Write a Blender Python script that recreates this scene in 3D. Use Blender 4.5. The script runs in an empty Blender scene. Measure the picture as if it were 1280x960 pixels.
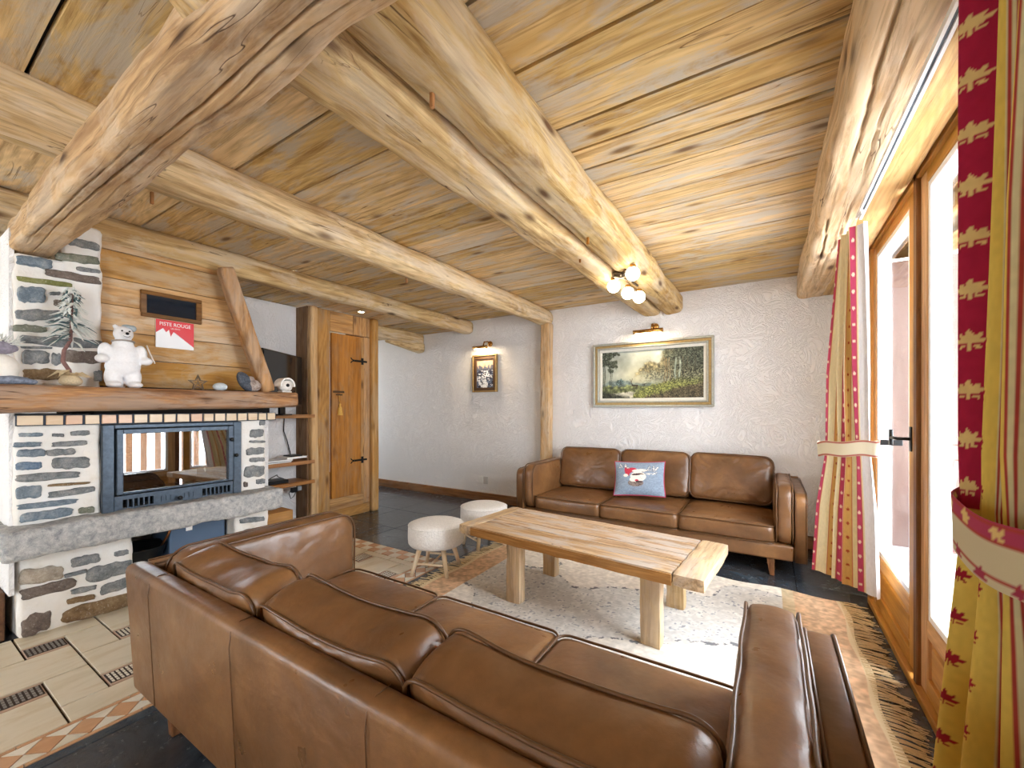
import bpy, bmesh, math, random
import numpy as np
from mathutils import Vector, Matrix, noise
random.seed(7)
R = math.radians
sc = bpy.context.scene
C = sc.collection

# ------------------------------------------------------------------ camera, sky, light, exposure
cam_d = bpy.data.cameras.new('camera')
cam_d.sensor_width = 36.0
cam_d.lens = 36.0 * 515 / 1280
cam_d.shift_y = 30 / 1280
cam_d.clip_start = 0.02
cam = bpy.data.objects.new('camera', cam_d); C.objects.link(cam)
cam.location = (0, 0, 1.30)
cam.rotation_euler = (R(90), 0, math.atan(321 / 515))
sc.camera = cam

world = bpy.data.worlds.new('overcast_sky'); sc.world = world
world.use_nodes = True
wn = world.node_tree.nodes; wl = world.node_tree.links
bg = wn['Background']
bg.inputs['Color'].default_value = (0.86, 0.93, 1.0, 1)
bg.inputs['Strength'].default_value = 5.0
sc.view_settings.view_transform = 'Standard'
sc.view_settings.look = 'None'
sc.view_settings.gamma = 1
sc.view_settings.exposure = 2.25
sc.cycles.max_bounces = 10
sc.cycles.diffuse_bounces = 8
sc.cycles.transparent_max_bounces = 12
sc.cycles.caustics_reflective = False
sc.cycles.caustics_refractive = False
sc.cycles.sample_clamp_indirect = 6.0

def portal(loc, rot, sx, sy):
    l = bpy.data.lights.new('window_portal', 'AREA'); l.shape = 'RECTANGLE'; l.size = sx; l.size_y = sy
    l.cycles.is_portal = True
    o = bpy.data.objects.new('window_portal', l); C.objects.link(o); o.location = loc; o.rotation_euler = rot
portal((0.72, 3.15, 1.33), (0, R(90), 0), 2.0, 0.85)
portal((0.72, 2.05, 1.33), (0, R(90), 0), 2.0, 0.85)
portal((0.72, -1.8, 1.25), (0, R(90), 0), 2.1, 1.0)
portal((-6.96, 4.0, 1.5), (0, R(-90), 0), 1.0, 0.6)
portal((-4.4, -2.92, 1.45), (R(90), 0, 0), 1.0, 1.9)

# ------------------------------------------------------------------ helpers
def srgb(h):
    h = h.lstrip('#'); r = []
    for i in (0, 2, 4):
        v = int(h[i:i+2], 16) / 255
        r.append(v / 12.92 if v <= 0.04045 else ((v + 0.055) / 1.055) ** 2.4)
    return (r[0], r[1], r[2], 1)

def empty(name, label, cat, loc=(0, 0, 0), rz=0, group=None):
    o = bpy.data.objects.new(name, None); C.objects.link(o)
    o.empty_display_size = 0.05
    o.location = loc; o.rotation_euler = (0, 0, rz)
    o['label'] = label; o['category'] = cat
    if group: o['group'] = group
    return o

def tag(o, label, cat, group=None):
    o['label'] = label; o['category'] = cat
    if group: o['group'] = group
    return o

def link(name, me, mat, parent=None, smooth=False):
    if mat is not None:
        me.materials.clear(); me.materials.append(mat)
    if smooth:
        me.polygons.foreach_set('use_smooth', [True] * len(me.polygons))
    o = bpy.data.objects.new(name, me); C.objects.link(o)
    if parent is not None: o.parent = parent
    return o

def mesh(name, verts, faces, mat, parent=None, smooth=False):
    me = bpy.data.meshes.new(name)
    me.from_pydata([tuple(v) for v in verts], [], faces)
    me.update()
    return link(name, me, mat, parent, smooth)

def from_bm(name, bm, mat, parent=None, smooth=False):
    me = bpy.data.meshes.new(name); bm.to_mesh(me); bm.free()
    return link(name, me, mat, parent, smooth)

def bm_box(bm, x0, x1, y0, y1, z0, z1):
    vs = [bm.verts.new(p) for p in ((x0,y0,z0),(x1,y0,z0),(x1,y1,z0),(x0,y1,z0),(x0,y0,z1),(x1,y0,z1),(x1,y1,z1),(x0,y1,z1))]
    for f in ((0,3,2,1),(4,5,6,7),(0,1,5,4),(1,2,6,5),(2,3,7,6),(3,0,4,7)):
        bm.faces.new([vs[i] for i in f])
    return vs

def box(name, x0, x1, y0, y1, z0, z1, mat, parent=None, bev=0.0, seg=1, jit=0.0, smooth=False):
    bm = bmesh.new(); vs = bm_box(bm, x0, x1, y0, y1, z0, z1)
    if jit:
        for v in vs: v.co += Vector([random.uniform(-jit, jit) for _ in range(3)])
    if bev: bmesh.ops.bevel(bm, geom=list(bm.edges), offset=bev, segments=seg, profile=0.5, affect='EDGES')
    return from_bm(name, bm, mat, parent, smooth or seg > 2)

def rough_box(name, x0, x1, y0, y1, z0, z1, mat, parent=None, res=0.03, amp=0.008, freq=6, seed=0, round_=0.015, smooth=True):
    """box cut finely with rounded, uneven faces (mortar, rock, hewn timber)"""
    nx, ny, nz = [max(2, min(90, int(round((b - a) / res)))) for a, b in ((x0, x1), (y0, y1), (z0, z1))]
    idx = {}; verts = []; faces = []
    def vid(i, j, k):
        if (i, j, k) not in idx:
            idx[(i, j, k)] = len(verts)
            p = Vector((x0 + (x1-x0)*i/nx, y0 + (y1-y0)*j/ny, z0 + (z1-z0)*k/nz))
            q = Vector((min(max(p.x, x0+round_), x1-round_), min(max(p.y, y0+round_), y1-round_), min(max(p.z, z0+round_), z1-round_)))
            d = p - q
            if d.length > round_: p = q + d.normalized() * round_
            n = d.normalized() if d.length > 1e-6 else Vector((0,0,0))
            p = p + n * amp * noise.fractal(p * freq + Vector((seed, seed*2.3, 0)), 1.0, 2.1, 4)
            verts.append(p)
        return idx[(i, j, k)]
    for i in range(nx):
        for j in range(ny):
            for k, fl in ((0, 1), (nz, 0)):
                f = [vid(i,j,k), vid(i+1,j,k), vid(i+1,j+1,k), vid(i,j+1,k)]; faces.append(f[::-1] if fl else f)
    for i in range(nx):
        for k in range(nz):
            for j, fl in ((0, 0), (ny, 1)):
                f = [vid(i,j,k), vid(i+1,j,k), vid(i+1,j,k+1), vid(i,j,k+1)]; faces.append(f[::-1] if fl else f)
    for j in range(ny):
        for k in range(nz):
            for i, fl in ((0, 1), (nx, 0)):
                f = [vid(i,j,k), vid(i,j+1,k), vid(i,j+1,k+1), vid(i,j,k+1)]; faces.append(f[::-1] if fl else f)
    return mesh(name, verts, faces, mat, parent, smooth)

def bm_tube(bm, pts, rad, n=8, closed=False, cap=True, flat=1.0):
    pts = [Vector(p) for p in pts]; m = len(pts); rings = []
    up = None
    for i in range(m):
        if closed: t = pts[(i+1) % m] - pts[i-1]
        else: t = pts[min(i+1, m-1)] - pts[max(i-1, 0)]
        t.normalize()
        if up is None:
            up = Vector((0,0,1)) if abs(t.z) < 0.9 else Vector((1,0,0))
        a = t.cross(up)
        if a.length < 1e-5: a = t.orthogonal()
        a.normalize(); b = a.cross(t).normalized(); up = b
        r = rad[i] if isinstance(rad, (list, tuple)) else rad
        rings.append([bm.verts.new(pts[i] + a*math.cos(2*math.pi*k/n)*r + b*math.sin(2*math.pi*k/n)*r*flat) for k in range(n)])
    for i in range(m if closed else m-1):
        A = rings[i]; B = rings[(i+1) % m]
        for k in range(n):
            bm.faces.new((A[k], A[(k+1)%n], B[(k+1)%n], B[k]))
    if cap and not closed:
        bm.faces.new(rings[0][::-1]); bm.faces.new(rings[-1])

def tube(name, pts, rad, mat, parent=None, n=8, closed=False, flat=1.0):
    bm = bmesh.new(); bm_tube(bm, pts, rad, n, closed, True, flat)
    bmesh.ops.recalc_face_normals(bm, faces=bm.faces)
    return from_bm(name, bm, mat, parent, True)

def bm_lathe(bm, prof, n=24, c=(0,0,0), axis='z'):
    rings = []
    for r, z in prof:
        ring = []
        for k in range(n):
            a = 2*math.pi*k/n; p = (r*math.cos(a), r*math.sin(a), z)
            if axis == 'y': p = (p[0], p[2], p[1])
            if axis == 'x': p = (p[2], p[0], p[1])
            ring.append(bm.verts.new((p[0]+c[0], p[1]+c[1], p[2]+c[2])))
        rings.append(ring)
    for A, B in zip(rings, rings[1:]):
        for k in range(n): bm.faces.new((A[k], A[(k+1)%n], B[(k+1)%n], B[k]))
    bm.faces.new(rings[0][::-1]); bm.faces.new(rings[-1])

def lathe(name, prof, mat, parent=None, n=24, c=(0,0,0), axis='z'):
    bm = bmesh.new(); bm_lathe(bm, prof, n, c, axis)
    bmesh.ops.recalc_face_normals(bm, faces=bm.faces)
    return from_bm(name, bm, mat, parent, True)

def blob(name, parts, mat, parent=None, voxel=0.006, seed=0, amp=0.0, freq=20):
    """one continuous body grown out of overlapping ellipsoids"""
    bm = bmesh.new()
    for (c, r, rot) in parts:
        M = Matrix.Translation(c) @ Matrix.Rotation(rot, 4, 'X') @ Matrix.Diagonal((r[0], r[1], r[2], 1))
        bmesh.ops.create_icosphere(bm, subdivisions=3, radius=1.0, matrix=M)
    if amp:
        for v in bm.verts: v.co += v.co.normalized() * amp * noise.noise(v.co*freq + Vector((seed,0,0)))
    o = from_bm(name, bm, mat, parent, True)
    m = o.modifiers.new('remesh', 'REMESH'); m.mode = 'VOXEL'; m.voxel_size = voxel; m.use_smooth_shade = True
    s = o.modifiers.new('smooth', 'SMOOTH'); s.factor = 0.6; s.iterations = 6
    return o

# ------------------------------------------------------------------ materials
class NT:
    def __init__(s, name):
        s.m = bpy.data.materials.new(name); s.m.use_nodes = True
        s.t = s.m.node_tree; s.n = s.t.nodes; s.l = s.t.links
        s.b = s.n['Principled BSDF']
    def new(s, t, **kw):
        n = s.n.new(t)
        for k, v in kw.items(): setattr(n, k, v)
        return n
    def set(s, node, key, v):
        if hasattr(v, 'default_value') or isinstance(v, bpy.types.NodeSocket): s.l.new(v, node.inputs[key])
        else: node.inputs[key].default_value = v
    def coord(s, scale=(1,1,1), rnd=True, kind='Object'):
        tc = s.new('ShaderNodeTexCoord'); out = tc.outputs[kind]
        if rnd:
            oi = s.new('ShaderNodeObjectInfo')
            mu = s.new('ShaderNodeMath', operation='MULTIPLY'); s.set(mu, 0, oi.outputs['Random']); s.set(mu, 1, 53.7)
            ad = s.new('ShaderNodeVectorMath', operation='ADD'); s.set(ad, 0, out); s.set(ad, 1, mu.outputs[0]); out = ad.outputs[0]
        mp = s.new('ShaderNodeVectorMath', operation='MULTIPLY'); s.set(mp, 0, out); s.set(mp, 1, scale)
        return mp.outputs[0]
    def noise(s, vec, scale, detail=4, rough=0.6, dist=0.0):
        n = s.new('ShaderNodeTexNoise'); s.set(n, 'Vector', vec); s.set(n, 'Scale', scale); s.set(n, 'Detail', detail)
        s.set(n, 'Roughness', rough); s.set(n, 'Distortion', dist); return n.outputs['Fac']
    def ramp(s, fac, stops):
        r = s.new('ShaderNodeValToRGB'); s.set(r, 'Fac', fac); e = r.color_ramp.elements
        while len(e) < len(stops): e.new(0.5)
        for el, (p, c) in zip(e, stops): el.position = p; el.color = c if len(c) == 4 else (*c, 1)
        return r.outputs['Color']
    def gray(s, fac, stops): return s.ramp(fac, [(p, (v, v, v, 1)) for p, v in stops])
    def mix(s, f, a, b, mode='MIX'):
        m = s.new('ShaderNodeMix', data_type='RGBA', blend_type=mode)
        s.set(m, 0, f); s.set(m, 6, a); s.set(m, 7, b); return m.outputs[2]
    def math(s, op, a, b=0.0, c=None):
        m = s.new('ShaderNodeMath', operation=op); s.set(m, 0, a); s.set(m, 1, b)
        if c is not None: s.set(m, 2, c)
        return m.outputs[0]
    def bump(s, h, strength=0.3, dist=0.01, prev=None):
        b = s.new('ShaderNodeBump'); s.set(b, 'Height', h); s.set(b, 'Strength', strength); s.set(b, 'Distance', dist)
        if prev is not None: s.l.new(prev, b.inputs['Normal'])
        return b.outputs[0]
    def out(s, color=None, rough=None, normal=None, metal=None, spec=None):
        if color is not None: s.set(s.b, 'Base Color', color)
        if rough is not None: s.set(s.b, 'Roughness', rough)
        if normal is not None: s.l.new(normal, s.b.inputs['Normal'])
        if metal is not None: s.set(s.b, 'Metallic', metal)
        if spec is not None: s.set(s.b, 'Specular IOR Level', spec)
        return s.m

def plain(name, col, rough=0.5, metal=0.0, bumpy=0.0, scale=60, var=0.0):
    t = NT(name); c = srgb(col) if isinstance(col, str) else col
    co = t.coord()
    n = t.noise(co, scale, 4)
    colr = t.mix(t.gray(n, [(0.3, 0), (0.7, 1)]), tuple(v*(1-var) for v in c[:3]) + (1,), tuple(min(1, v*(1+var)) for v in c[:3]) + (1,)) if var else c
    nm = t.bump(n, bumpy, 0.004) if bumpy else None
    return t.out(colr, rough, nm, metal)

_w = {}
def wood(axis='X', light='#c79a5f', mid='#a87a42', dark='#5f3f22', grey='#a79c90', ga=0.3, knots=0.5, rough=0.7, fine=1.0, crack=0.5, key=None):
    k = (axis, light, mid, dark, grey, ga, knots, rough, fine, crack)
    if k in _w: return _w[k]
    t = NT('wood_' + (key or 'grain'))
    i = 'XYZ'.index(axis)
    def sc3(al, cr): v = [cr, cr, cr]; v[i] = al; return tuple(v)
    base = t.coord()
    def V(al, cr):
        m = t.new('ShaderNodeVectorMath', operation='MULTIPLY'); t.set(m, 0, base); t.set(m, 1, sc3(al, cr)); return m.outputs[0]
    broad = t.noise(V(0.7, 6.0), 1.6, 3, 0.55, 0.8)
    streak = t.noise(V(1.5, 30.0), 1.0, 6, 0.7, 0.6)
    fineg = t.noise(V(5.0, 160.0), 1.0, 3, 0.7)
    # growth rings
    rn = t.noise(V(0.55, 3.2), 1.0, 2, 0.5, 0.4)
    ring = t.math('SINE', t.math('MULTIPLY', rn, 150.0)); ring = t.math('MULTIPLY_ADD', ring, 0.5, 0.5)
    col = t.ramp(broad, [(0.28, srgb(mid)), (0.5, srgb(light)), (0.72, srgb(mid))])
    dk = t.mix(0.5, srgb(dark), srgb(mid))
    col = t.mix(t.gray(streak, [(0.36, 0.9 * fine), (0.53, 0.0)]), col, dk)
    col = t.mix(t.math('MULTIPLY', ring, 0.24), col, dk)
    # weathered grey patches
    gp = t.noise(V(1.3, 4.5), 1.7, 5, 0.7, 0.6)
    gm = t.gray(gp, [(0.46, 0.0), (0.60, ga)])
    col = t.mix(gm, col, srgb(grey))
    # knots
    vo = t.new('ShaderNodeTexVoronoi', feature='F1'); t.set(vo, 'Vector', V(2.2, 6.5)); t.set(vo, 'Scale', 1.0); t.set(vo, 'Randomness', 1.0)
    km = t.gray(vo.outputs['Distance'], [(0.07, knots), (0.12, knots*0.6), (0.17, knots*0.15), (0.24, 0.0)])
    col = t.mix(km, col, srgb(dark))
    # long cracks
    cn = t.noise(V(0.8, 13.0), 1.0, 3, 0.5, 0.5)
    cm = t.math('ABSOLUTE', t.math('SUBTRACT', cn, 0.5))
    gate = t.gray(t.noise(V(1.1, 2.0), 1.3, 2), [(0.5, 0.0), (0.62, 1.0)])
    cmk = t.math('MULTIPLY', t.gray(cm, [(0.0, 1.0), (0.008, 0.0)]), gate)
    cmk = t.math('MULTIPLY', cmk, crack)
    col = t.mix(cmk, col, srgb(dark))
    # per-piece tone
    oi = t.new('ShaderNodeObjectInfo')
    tone = t.math('MULTIPLY_ADD', oi.outputs['Random'], 0.30, 0.84)
    col = t.mix(1.0, col, t.ramp(tone, [(0, (0,0,0,1)), (1, (1,1,1,1))]), 'MULTIPLY') if False else col
    hs = t.new('ShaderNodeHueSaturation'); t.set(hs, 'Color', col); t.set(hs, 'Value', tone)
    t.set(hs, 'Saturation', t.math('MULTIPLY_ADD', oi.outputs['Random'], -0.25, 1.12)); col = hs.outputs[0]
    h = t.math('ADD', t.math('MULTIPLY', streak, 0.8), t.math('MULTIPLY', fineg, 0.25))
    h = t.math('SUBTRACT', h, t.math('MULTIPLY', cmk, 1.2))
    h = t.math('SUBTRACT', h, t.math('MULTIPLY', km, 0.3))
    nm = t.bump(h, 0.45, 0.006)
    m = t.out(col, rough, nm, spec=0.3)
    _w[k] = m; return m

def ceil_wood(): return wood('X', '#e6c992', '#cfab70', '#6a4a2c', '#c3bcae', 0.8, 0.85, 0.75, 1.1, 0.9, 'ceiling')
def beam_wood(ax='Y', **k):
    d = dict(light='#e2c795', mid='#c09a62', dark='#553620', grey='#d8cbb6', ga=0.5, knots=0.9, rough=0.7, fine=1.0, crack=1.0, key='beam'); d.update(k)
    return wood(ax, **d)

def leather():
    t = NT('brown_leather')
    co = t.coord()
    big = t.noise(co, 3.0, 4, 0.6, 0.3)
    col = t.ramp(big, [(0.25, srgb('#583b22')), (0.5, srgb('#775231')), (0.75, srgb('#966c42'))])
    fine = t.noise(co, 55, 5, 0.7)
    col = t.mix(t.gray(fine, [(0.35, 0.22), (0.6, 0.0)]), col, srgb('#57391f'))
    vo = t.new('ShaderNodeTexVoronoi', feature='DISTANCE_TO_EDGE'); t.set(vo, 'Vector', co); t.set(vo, 'Scale', 260.0)
    g = t.gray(vo.outputs['Distance'], [(0.0, 0.0), (0.25, 1.0)])
    nm = t.bump(g, 0.08, 0.001)
    wr = t.noise(co, 6, 4, 0.5, 0.3)
    wr2 = t.noise(co, 22, 3, 0.5, 0.1)
    nm = t.bump(t.math('ADD', wr, t.math('MULTIPLY', wr2, 0.2)), 0.32, 0.02, nm)
    rg = t.gray(t.noise(co, 9, 3), [(0.3, 0.27), (0.7, 0.42)])
    return t.out(col, rg, nm, spec=0.6)

def plaster():
    t = NT('white_textured_plaster')
    co = t.coord(rnd=False)
    warp = t.new('ShaderNodeTexNoise'); t.set(warp, 'Vector', co); t.set(warp, 'Scale', 1.7); t.set(warp, 'Detail', 2.0)
    v = t.new('ShaderNodeVectorMath', operation='MULTIPLY_ADD'); t.set(v, 0, warp.outputs['Color']); t.set(v, 1, (1.6, 1.6, 1.6)); t.set(v, 2, co)
    w = t.new('ShaderNodeVectorMath', operation='MULTIPLY'); t.set(w, 0, v.outputs[0]); t.set(w, 1, (9, 9, 3.2))
    a = t.noise(w.outputs[0], 1.6, 2, 0.45, 2.2)
    a = t.math('ABSOLUTE', t.math('SUBTRACT', a, 0.5))
    a = t.gray(a, [(0.0, 1.0), (0.05, 0.25), (0.14, 0.0)])
    b = t.noise(co, 16, 4, 0.55)
    n = t.bump(b, 0.15, 0.006)
    n = t.bump(a, 0.62, 0.012, n)
    return t.out(srgb('#f1f0f0'), 0.85, n, spec=0.2)

def mortar():
    t = NT('white_lime_mortar'); co = t.coord()
    a = t.noise(co, 14, 6, 0.65); b = t.noise(co, 90, 4, 0.7); s_ = t.noise(co, 5, 3)
    col = t.ramp(s_, [(0.3, srgb('#efedea')), (0.62, srgb('#e9e4dc')), (0.8, srgb('#cdbfa9'))])
    return t.out(col, 0.9, t.bump(b, 0.4, 0.004, t.bump(a, 0.6, 0.02)), spec=0.2)

def stone(name, c1, c2, c3, scale=12):
    t = NT(name); co = t.coord()
    a = t.noise(co, scale, 7, 0.72, 0.4); b = t.noise(co, scale*8, 4, 0.75)
    col = t.ramp(a, [(0.3, srgb(c1)), (0.5, srgb(c2)), (0.7, srgb(c3))])
    col = t.mix(t.gray(b, [(0.35, 0.5), (0.5, 0.0)]), col, srgb(c1))
    col = t.mix(t.gray(b, [(0.60, 0.0), (0.72, 0.6)]), col, srgb('#d9d7d2'))
    return t.out(col, 0.8, t.bump(b, 0.6, 0.004, t.bump(a, 0.7, 0.015)), spec=0.3)

def slate():
    t = NT('blue_black_slate'); co = t.coord()
    a = t.noise(co, 3.5, 7, 0.65, 0.8); b = t.noise(co, 22, 5, 0.7)
    col = t.ramp(a, [(0.3, srgb('#20242a')), (0.5, srgb('#343a42')), (0.68, srgb('#4d5862'))])
    col = t.mix(t.gray(t.noise(co, 1.4, 3), [(0.5, 0), (0.62, 0.5)]), col, srgb('#40362e'))
    return t.out(col, t.gray(b, [(0.3, 0.16), (0.7, 0.30)]), t.bump(a, 0.35, 0.01), spec=0.7)

def tile_mat(name, c1, c2, c3):
    t = NT(name); co = t.coord()
    m = t.new('ShaderNodeVectorMath', operation='MULTIPLY'); t.set(m, 0, co); t.set(m, 1, (5, 1.4, 5))
    a = t.noise(m.outputs[0], 1.6, 5, 0.6, 0.7); b = t.noise(co, 70, 3)
    col = t.ramp(a, [(0.3, srgb(c1)), (0.5, srgb(c2)), (0.7, srgb(c3))])
    return t.out(col, 0.32, t.bump(b, 0.08, 0.002), spec=0.5)

def glass_pane(name, refl=0.12, tint=(1,1,1,1)):
    t = NT(name); n = t.n; out = [x for x in n if x.type == 'OUTPUT_MATERIAL'][0]
    tr = t.new('ShaderNodeBsdfTransparent'); tr.inputs['Color'].default_value = tint
    gl = t.new('ShaderNodeBsdfGlossy'); gl.inputs['Roughness'].default_value = 0.0
    fr = t.new('ShaderNodeFresnel'); ge = t.new('ShaderNodeNewGeometry'); t.l.new(t.math('MULTIPLY_ADD', ge.outputs['Backfacing'], 1/1.5-1.5, 1.5), fr.inputs['IOR'])
    f = t.math('MAXIMUM', fr.outputs[0], refl)
    mx = t.new('ShaderNodeMixShader'); t.l.new(f, mx.inputs[0]); t.l.new(tr.outputs[0], mx.inputs[1]); t.l.new(gl.outputs[0], mx.inputs[2])
    t.l.new(mx.outputs[0], out.inputs['Surface']); return t.m

def emis(name, col, st):
    t = NT(name); t.set(t.b, 'Base Color', (1,1,1,1)); t.set(t.b, 'Emission Color', srgb(col)); t.set(t.b, 'Emission Strength', st); return t.m

def vcol(name, rough=0.6, bumpscale=0, bumpst=0.2, spec=0.3):
    t = NT(name); a = t.new('ShaderNodeVertexColor'); a.layer_name = 'print'
    nm = None
    if bumpscale: nm = t.bump(t.noise(t.coord(rnd=False), bumpscale, 4), bumpst, 0.002)
    return t.out(a.outputs['Color'], rough, nm, spec=spec)

def srgb_np(a):
    a = np.clip(a, 0, 1); return np.where(a <= 0.04045, a/12.92, ((a+0.055)/1.055)**2.4)

def set_print(me, rgb):
    """rgb: (nverts,3) sRGB 0..1"""
    at = me.color_attributes.new('print', 'FLOAT_COLOR', 'POINT')
    c = np.ones((len(me.vertices), 4), dtype=np.float32); c[:, :3] = srgb_np(rgb)
    at.data.foreach_set('color', c.ravel())

def hexf(h): h = h.lstrip('#'); return np.array([int(h[i:i+2], 16)/255 for i in (0, 2, 4)])

def fbm(U, V, f, seed, oct_=4):
    """cheap value noise on arrays"""
    rs = np.random.RandomState(seed); out = np.zeros_like(U, dtype=float); amp = 0.5
    for o in range(oct_):
        g = rs.rand(64, 64); x = U*f; y = V*f
        xi = np.floor(x).astype(int); yi = np.floor(y).astype(int); fx = x-xi; fy = y-yi
        fx = fx*fx*(3-2*fx); fy = fy*fy*(3-2*fy)
        g00 = g[xi%64, yi%64]; g10 = g[(xi+1)%64, yi%64]; g01 = g[xi%64, (yi+1)%64]; g11 = g[(xi+1)%64, (yi+1)%64]
        out += amp*((g00*(1-fx)+g10*fx)*(1-fy) + (g01*(1-fx)+g11*fx)*fy); amp *= 0.5; f *= 2
    return out

def print_grid(name, nx, ny, pos, color, mat, parent=None, smooth=False):
    """grid sheet whose vertices carry a flat print; pos(U,V)->(n,3), color(U,V)->(n,3), U,V in 0..1 (V up)"""
    u, v = np.meshgrid(np.linspace(0, 1, nx+1), np.linspace(0, 1, ny+1)); U = u.ravel(); V = v.ravel()
    P = pos(U, V)
    i, j = np.meshgrid(np.arange(nx), np.arange(ny)); a = (j*(nx+1)+i).ravel()
    F = np.stack([a, a+1, a+nx+2, a+nx+1], 1)
    me = bpy.data.meshes.new(name)
    me.vertices.add(len(P)); me.vertices.foreach_set('co', P.astype(np.float32).ravel())
    me.loops.add(F.size); me.loops.foreach_set('vertex_index', F.ravel())
    me.polygons.add(len(F)); me.polygons.foreach_set('loop_start', np.arange(0, F.size, 4)); me.polygons.foreach_set('loop_total', np.full(len(F), 4))
    me.update(calc_edges=True)
    set_print(me, color(U, V))
    return link(name, me, mat, parent, smooth)

M_plaster = plaster(); M_mortar = mortar(); M_leather = leather(); M_slate = slate()
M_ceil = ceil_wood(); M_dark = plain('dark_void', '#1c1510', 0.9)
M_iron = plain('blue_grey_cast_iron', '#48535f', 0.42, 0.6, 0.25, 40, 0.25)
M_black = plain('black_iron', '#1b1c1e', 0.4, 0.5, 0.1)
M_brass = plain('polished_brass', '#b98a4a', 0.25, 1.0)
M_tan = tile_mat('sand_floor_tile', '#cfc4ab', '#ddd4c0', '#cbbb9c')
M_terra = tile_mat('terracotta_tile', '#c09066', '#cda078', '#b07f55')
M_cream = tile_mat('cream_tile', '#ded8c8', '#e8e2d4', '#cfc6b2')
M_grout = plain('brown_grout', '#3d302b', 0.9, 0, 0.3, 60, 0.2)
M_white = plain('white_paint', '#f2f2f0', 0.5)
M_pine = wood('Z', '#d3a05c', '#b98446', '#6d4019', '#b98e5c', 0.25, 0.35, 0.45, 0.7, 0.15, 'door_pine')
M_pineY = wood('Y', '#d3a05c', '#b98446', '#6d4019', '#b98e5c', 0.25, 0.35, 0.45, 0.7, 0.15, 'door_pine')

# ------------------------------------------------------------------ setting: shell
def struct(o): o['kind'] = 'structure'; return o
ceiling = struct(box('ceiling', -3.68, 0.9, -3.0, 4.9, 2.575, 2.62, M_dark))
low = box('low_ceiling_backing', -7.0, -3.68, -3.0, 4.9, 2.47, 2.52, M_dark, ceiling)
wall_back = struct(box('wall_back', -7.0, 0.67, 4.70, 4.85, 0, 2.60, M_plaster))
floor = struct(box('floor', -7.0, 0.9, -3.0, 4.9, -0.08, -0.012, M_grout))

def planks(X0, X1, Ys, z):
    for y0, y1 in zip(Ys, Ys[1:]):
        g = random.uniform(0.0045, 0.008); dz = random.uniform(0, 0.009)
        bm = bmesh.new(); n = 10; N = 3; grid = {}
        for i in range(n+1):
            for j in range(N+1):
                for k in (0, 1):
                    x = X0 + (X1-X0)*i/n
                    yy = (y0+g) + (y1-y0-2*g)*j/N
                    if j in (0, N): yy += 0.0018*noise.noise(Vector((x*3, y0*9+j, 1.3)))
                    zz = z + dz + 0.004*noise.noise(Vector((x*1.1, y0*7, 0))) + (0.001 if j in (0, N) else 0)
                    grid[i,j,k] = bm.verts.new((x, yy, zz if k == 0 else z+0.036))
        for i in range(n):
            for j in range(N):
                bm.faces.new((grid[i,j,0], grid[i,j+1,0], grid[i+1,j+1,0], grid[i+1,j,0]))
            bm.faces.new((grid[i,0,0], grid[i+1,0,0], grid[i+1,0,1], grid[i,0,1]))
            bm.faces.new((grid[i,N,0], grid[i,N,1], grid[i+1,N,1], grid[i+1,N,0]))
        from_bm('plank', bm, M_ceil, ceiling)
back = [-2.9, -2.5, -2.1, -1.7, -1.3, -1.0, -0.7, -0.4]
planks(-0.93, 0.62, back + [0.05,0.35,0.7,1.0,1.30,1.47,1.67,1.85,2.02,2.2,2.45,2.66,2.86,3.05,3.25,3.47,3.68,3.9,4.15,4.4,4.7], 2.535)
planks(-2.43, -0.935, back + [0,0.345,0.7,1.06,1.36,1.83,1.99,2.27,2.55,2.735,2.95,3.2,3.45,3.7,3.95,4.2,4.45,4.7], 2.535)
planks(-3.68, -2.435, back + [0,0.345,0.7,1.045,1.35,1.70,1.915,2.12,2.4,2.65,2.95,3.2,3.5,3.8,4.1,4.4,4.7], 2.535)
planks(-5.2, -3.685, back + [0,0.35,0.7,1.04,1.36,1.70,1.94,2.2,2.5,2.8,3.1,3.41,3.66,3.92,4.2,4.45,4.7], 2.43)
planks(-7.0, -5.205, back + [0,0.5,1.04,1.6,2.2,2.8,3.41,3.9,4.3,4.7], 2.43)

# right wall: piers, lintel, sill around the balcony doors
bmw = bmesh.new()
bm_box(bmw, 0.60, 0.67, 3.60, 4.85, 0, 2.6); bm_box(bmw, 0.60, 0.80, 0.15, 1.55, 0, 2.6)
bm_box(bmw, 0.60, 0.80, -3.0, -2.3, 0, 2.6); bm_box(bmw, 0.60, 0.80, -1.3, 0.15, 0, 2.6)
bm_box(bmw, 0.60, 0.80, 1.55, 3.60, 2.50, 2.6); bm_box(bmw, 0.60, 0.80, -2.3, -1.3, 2.35, 2.6); bm_box(bmw, 0.60, 0.80, -2.3, -1.3, 0, 0.2)
wall_right = struct(from_bm('wall_right', bmw, M_plaster))
bmw = bmesh.new()
bm_box(bmw, -7.0, -4.9, -3.0, -2.85, 0, 2.6); bm_box(bmw, -3.9, 0.8, -3.0, -2.85, 0, 2.6); bm_box(bmw, -4.9, -3.9, -3.0, -2.85, 2.4, 2.6); bm_box(bmw, -4.9, -3.9, -3.0, -2.85, 0, 0.5)
struct(from_bm('wall_rear', bmw, M_plaster))
bmw = bmesh.new()
bm_box(bmw, -7.1, -7.0, -3.0, 3.7, 0, 2.6); bm_box(bmw, -7.1, -7.0, 4.3, 4.85, 0, 2.6); bm_box(bmw, -7.1, -7.0, 3.7, 4.3, 0, 1.0); bm_box(bmw, -7.1, -7.0, 3.7, 4.3, 2.0, 2.6)
struct(from_bm('wall_left', bmw, M_plaster))
bmw = bmesh.new()
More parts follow.
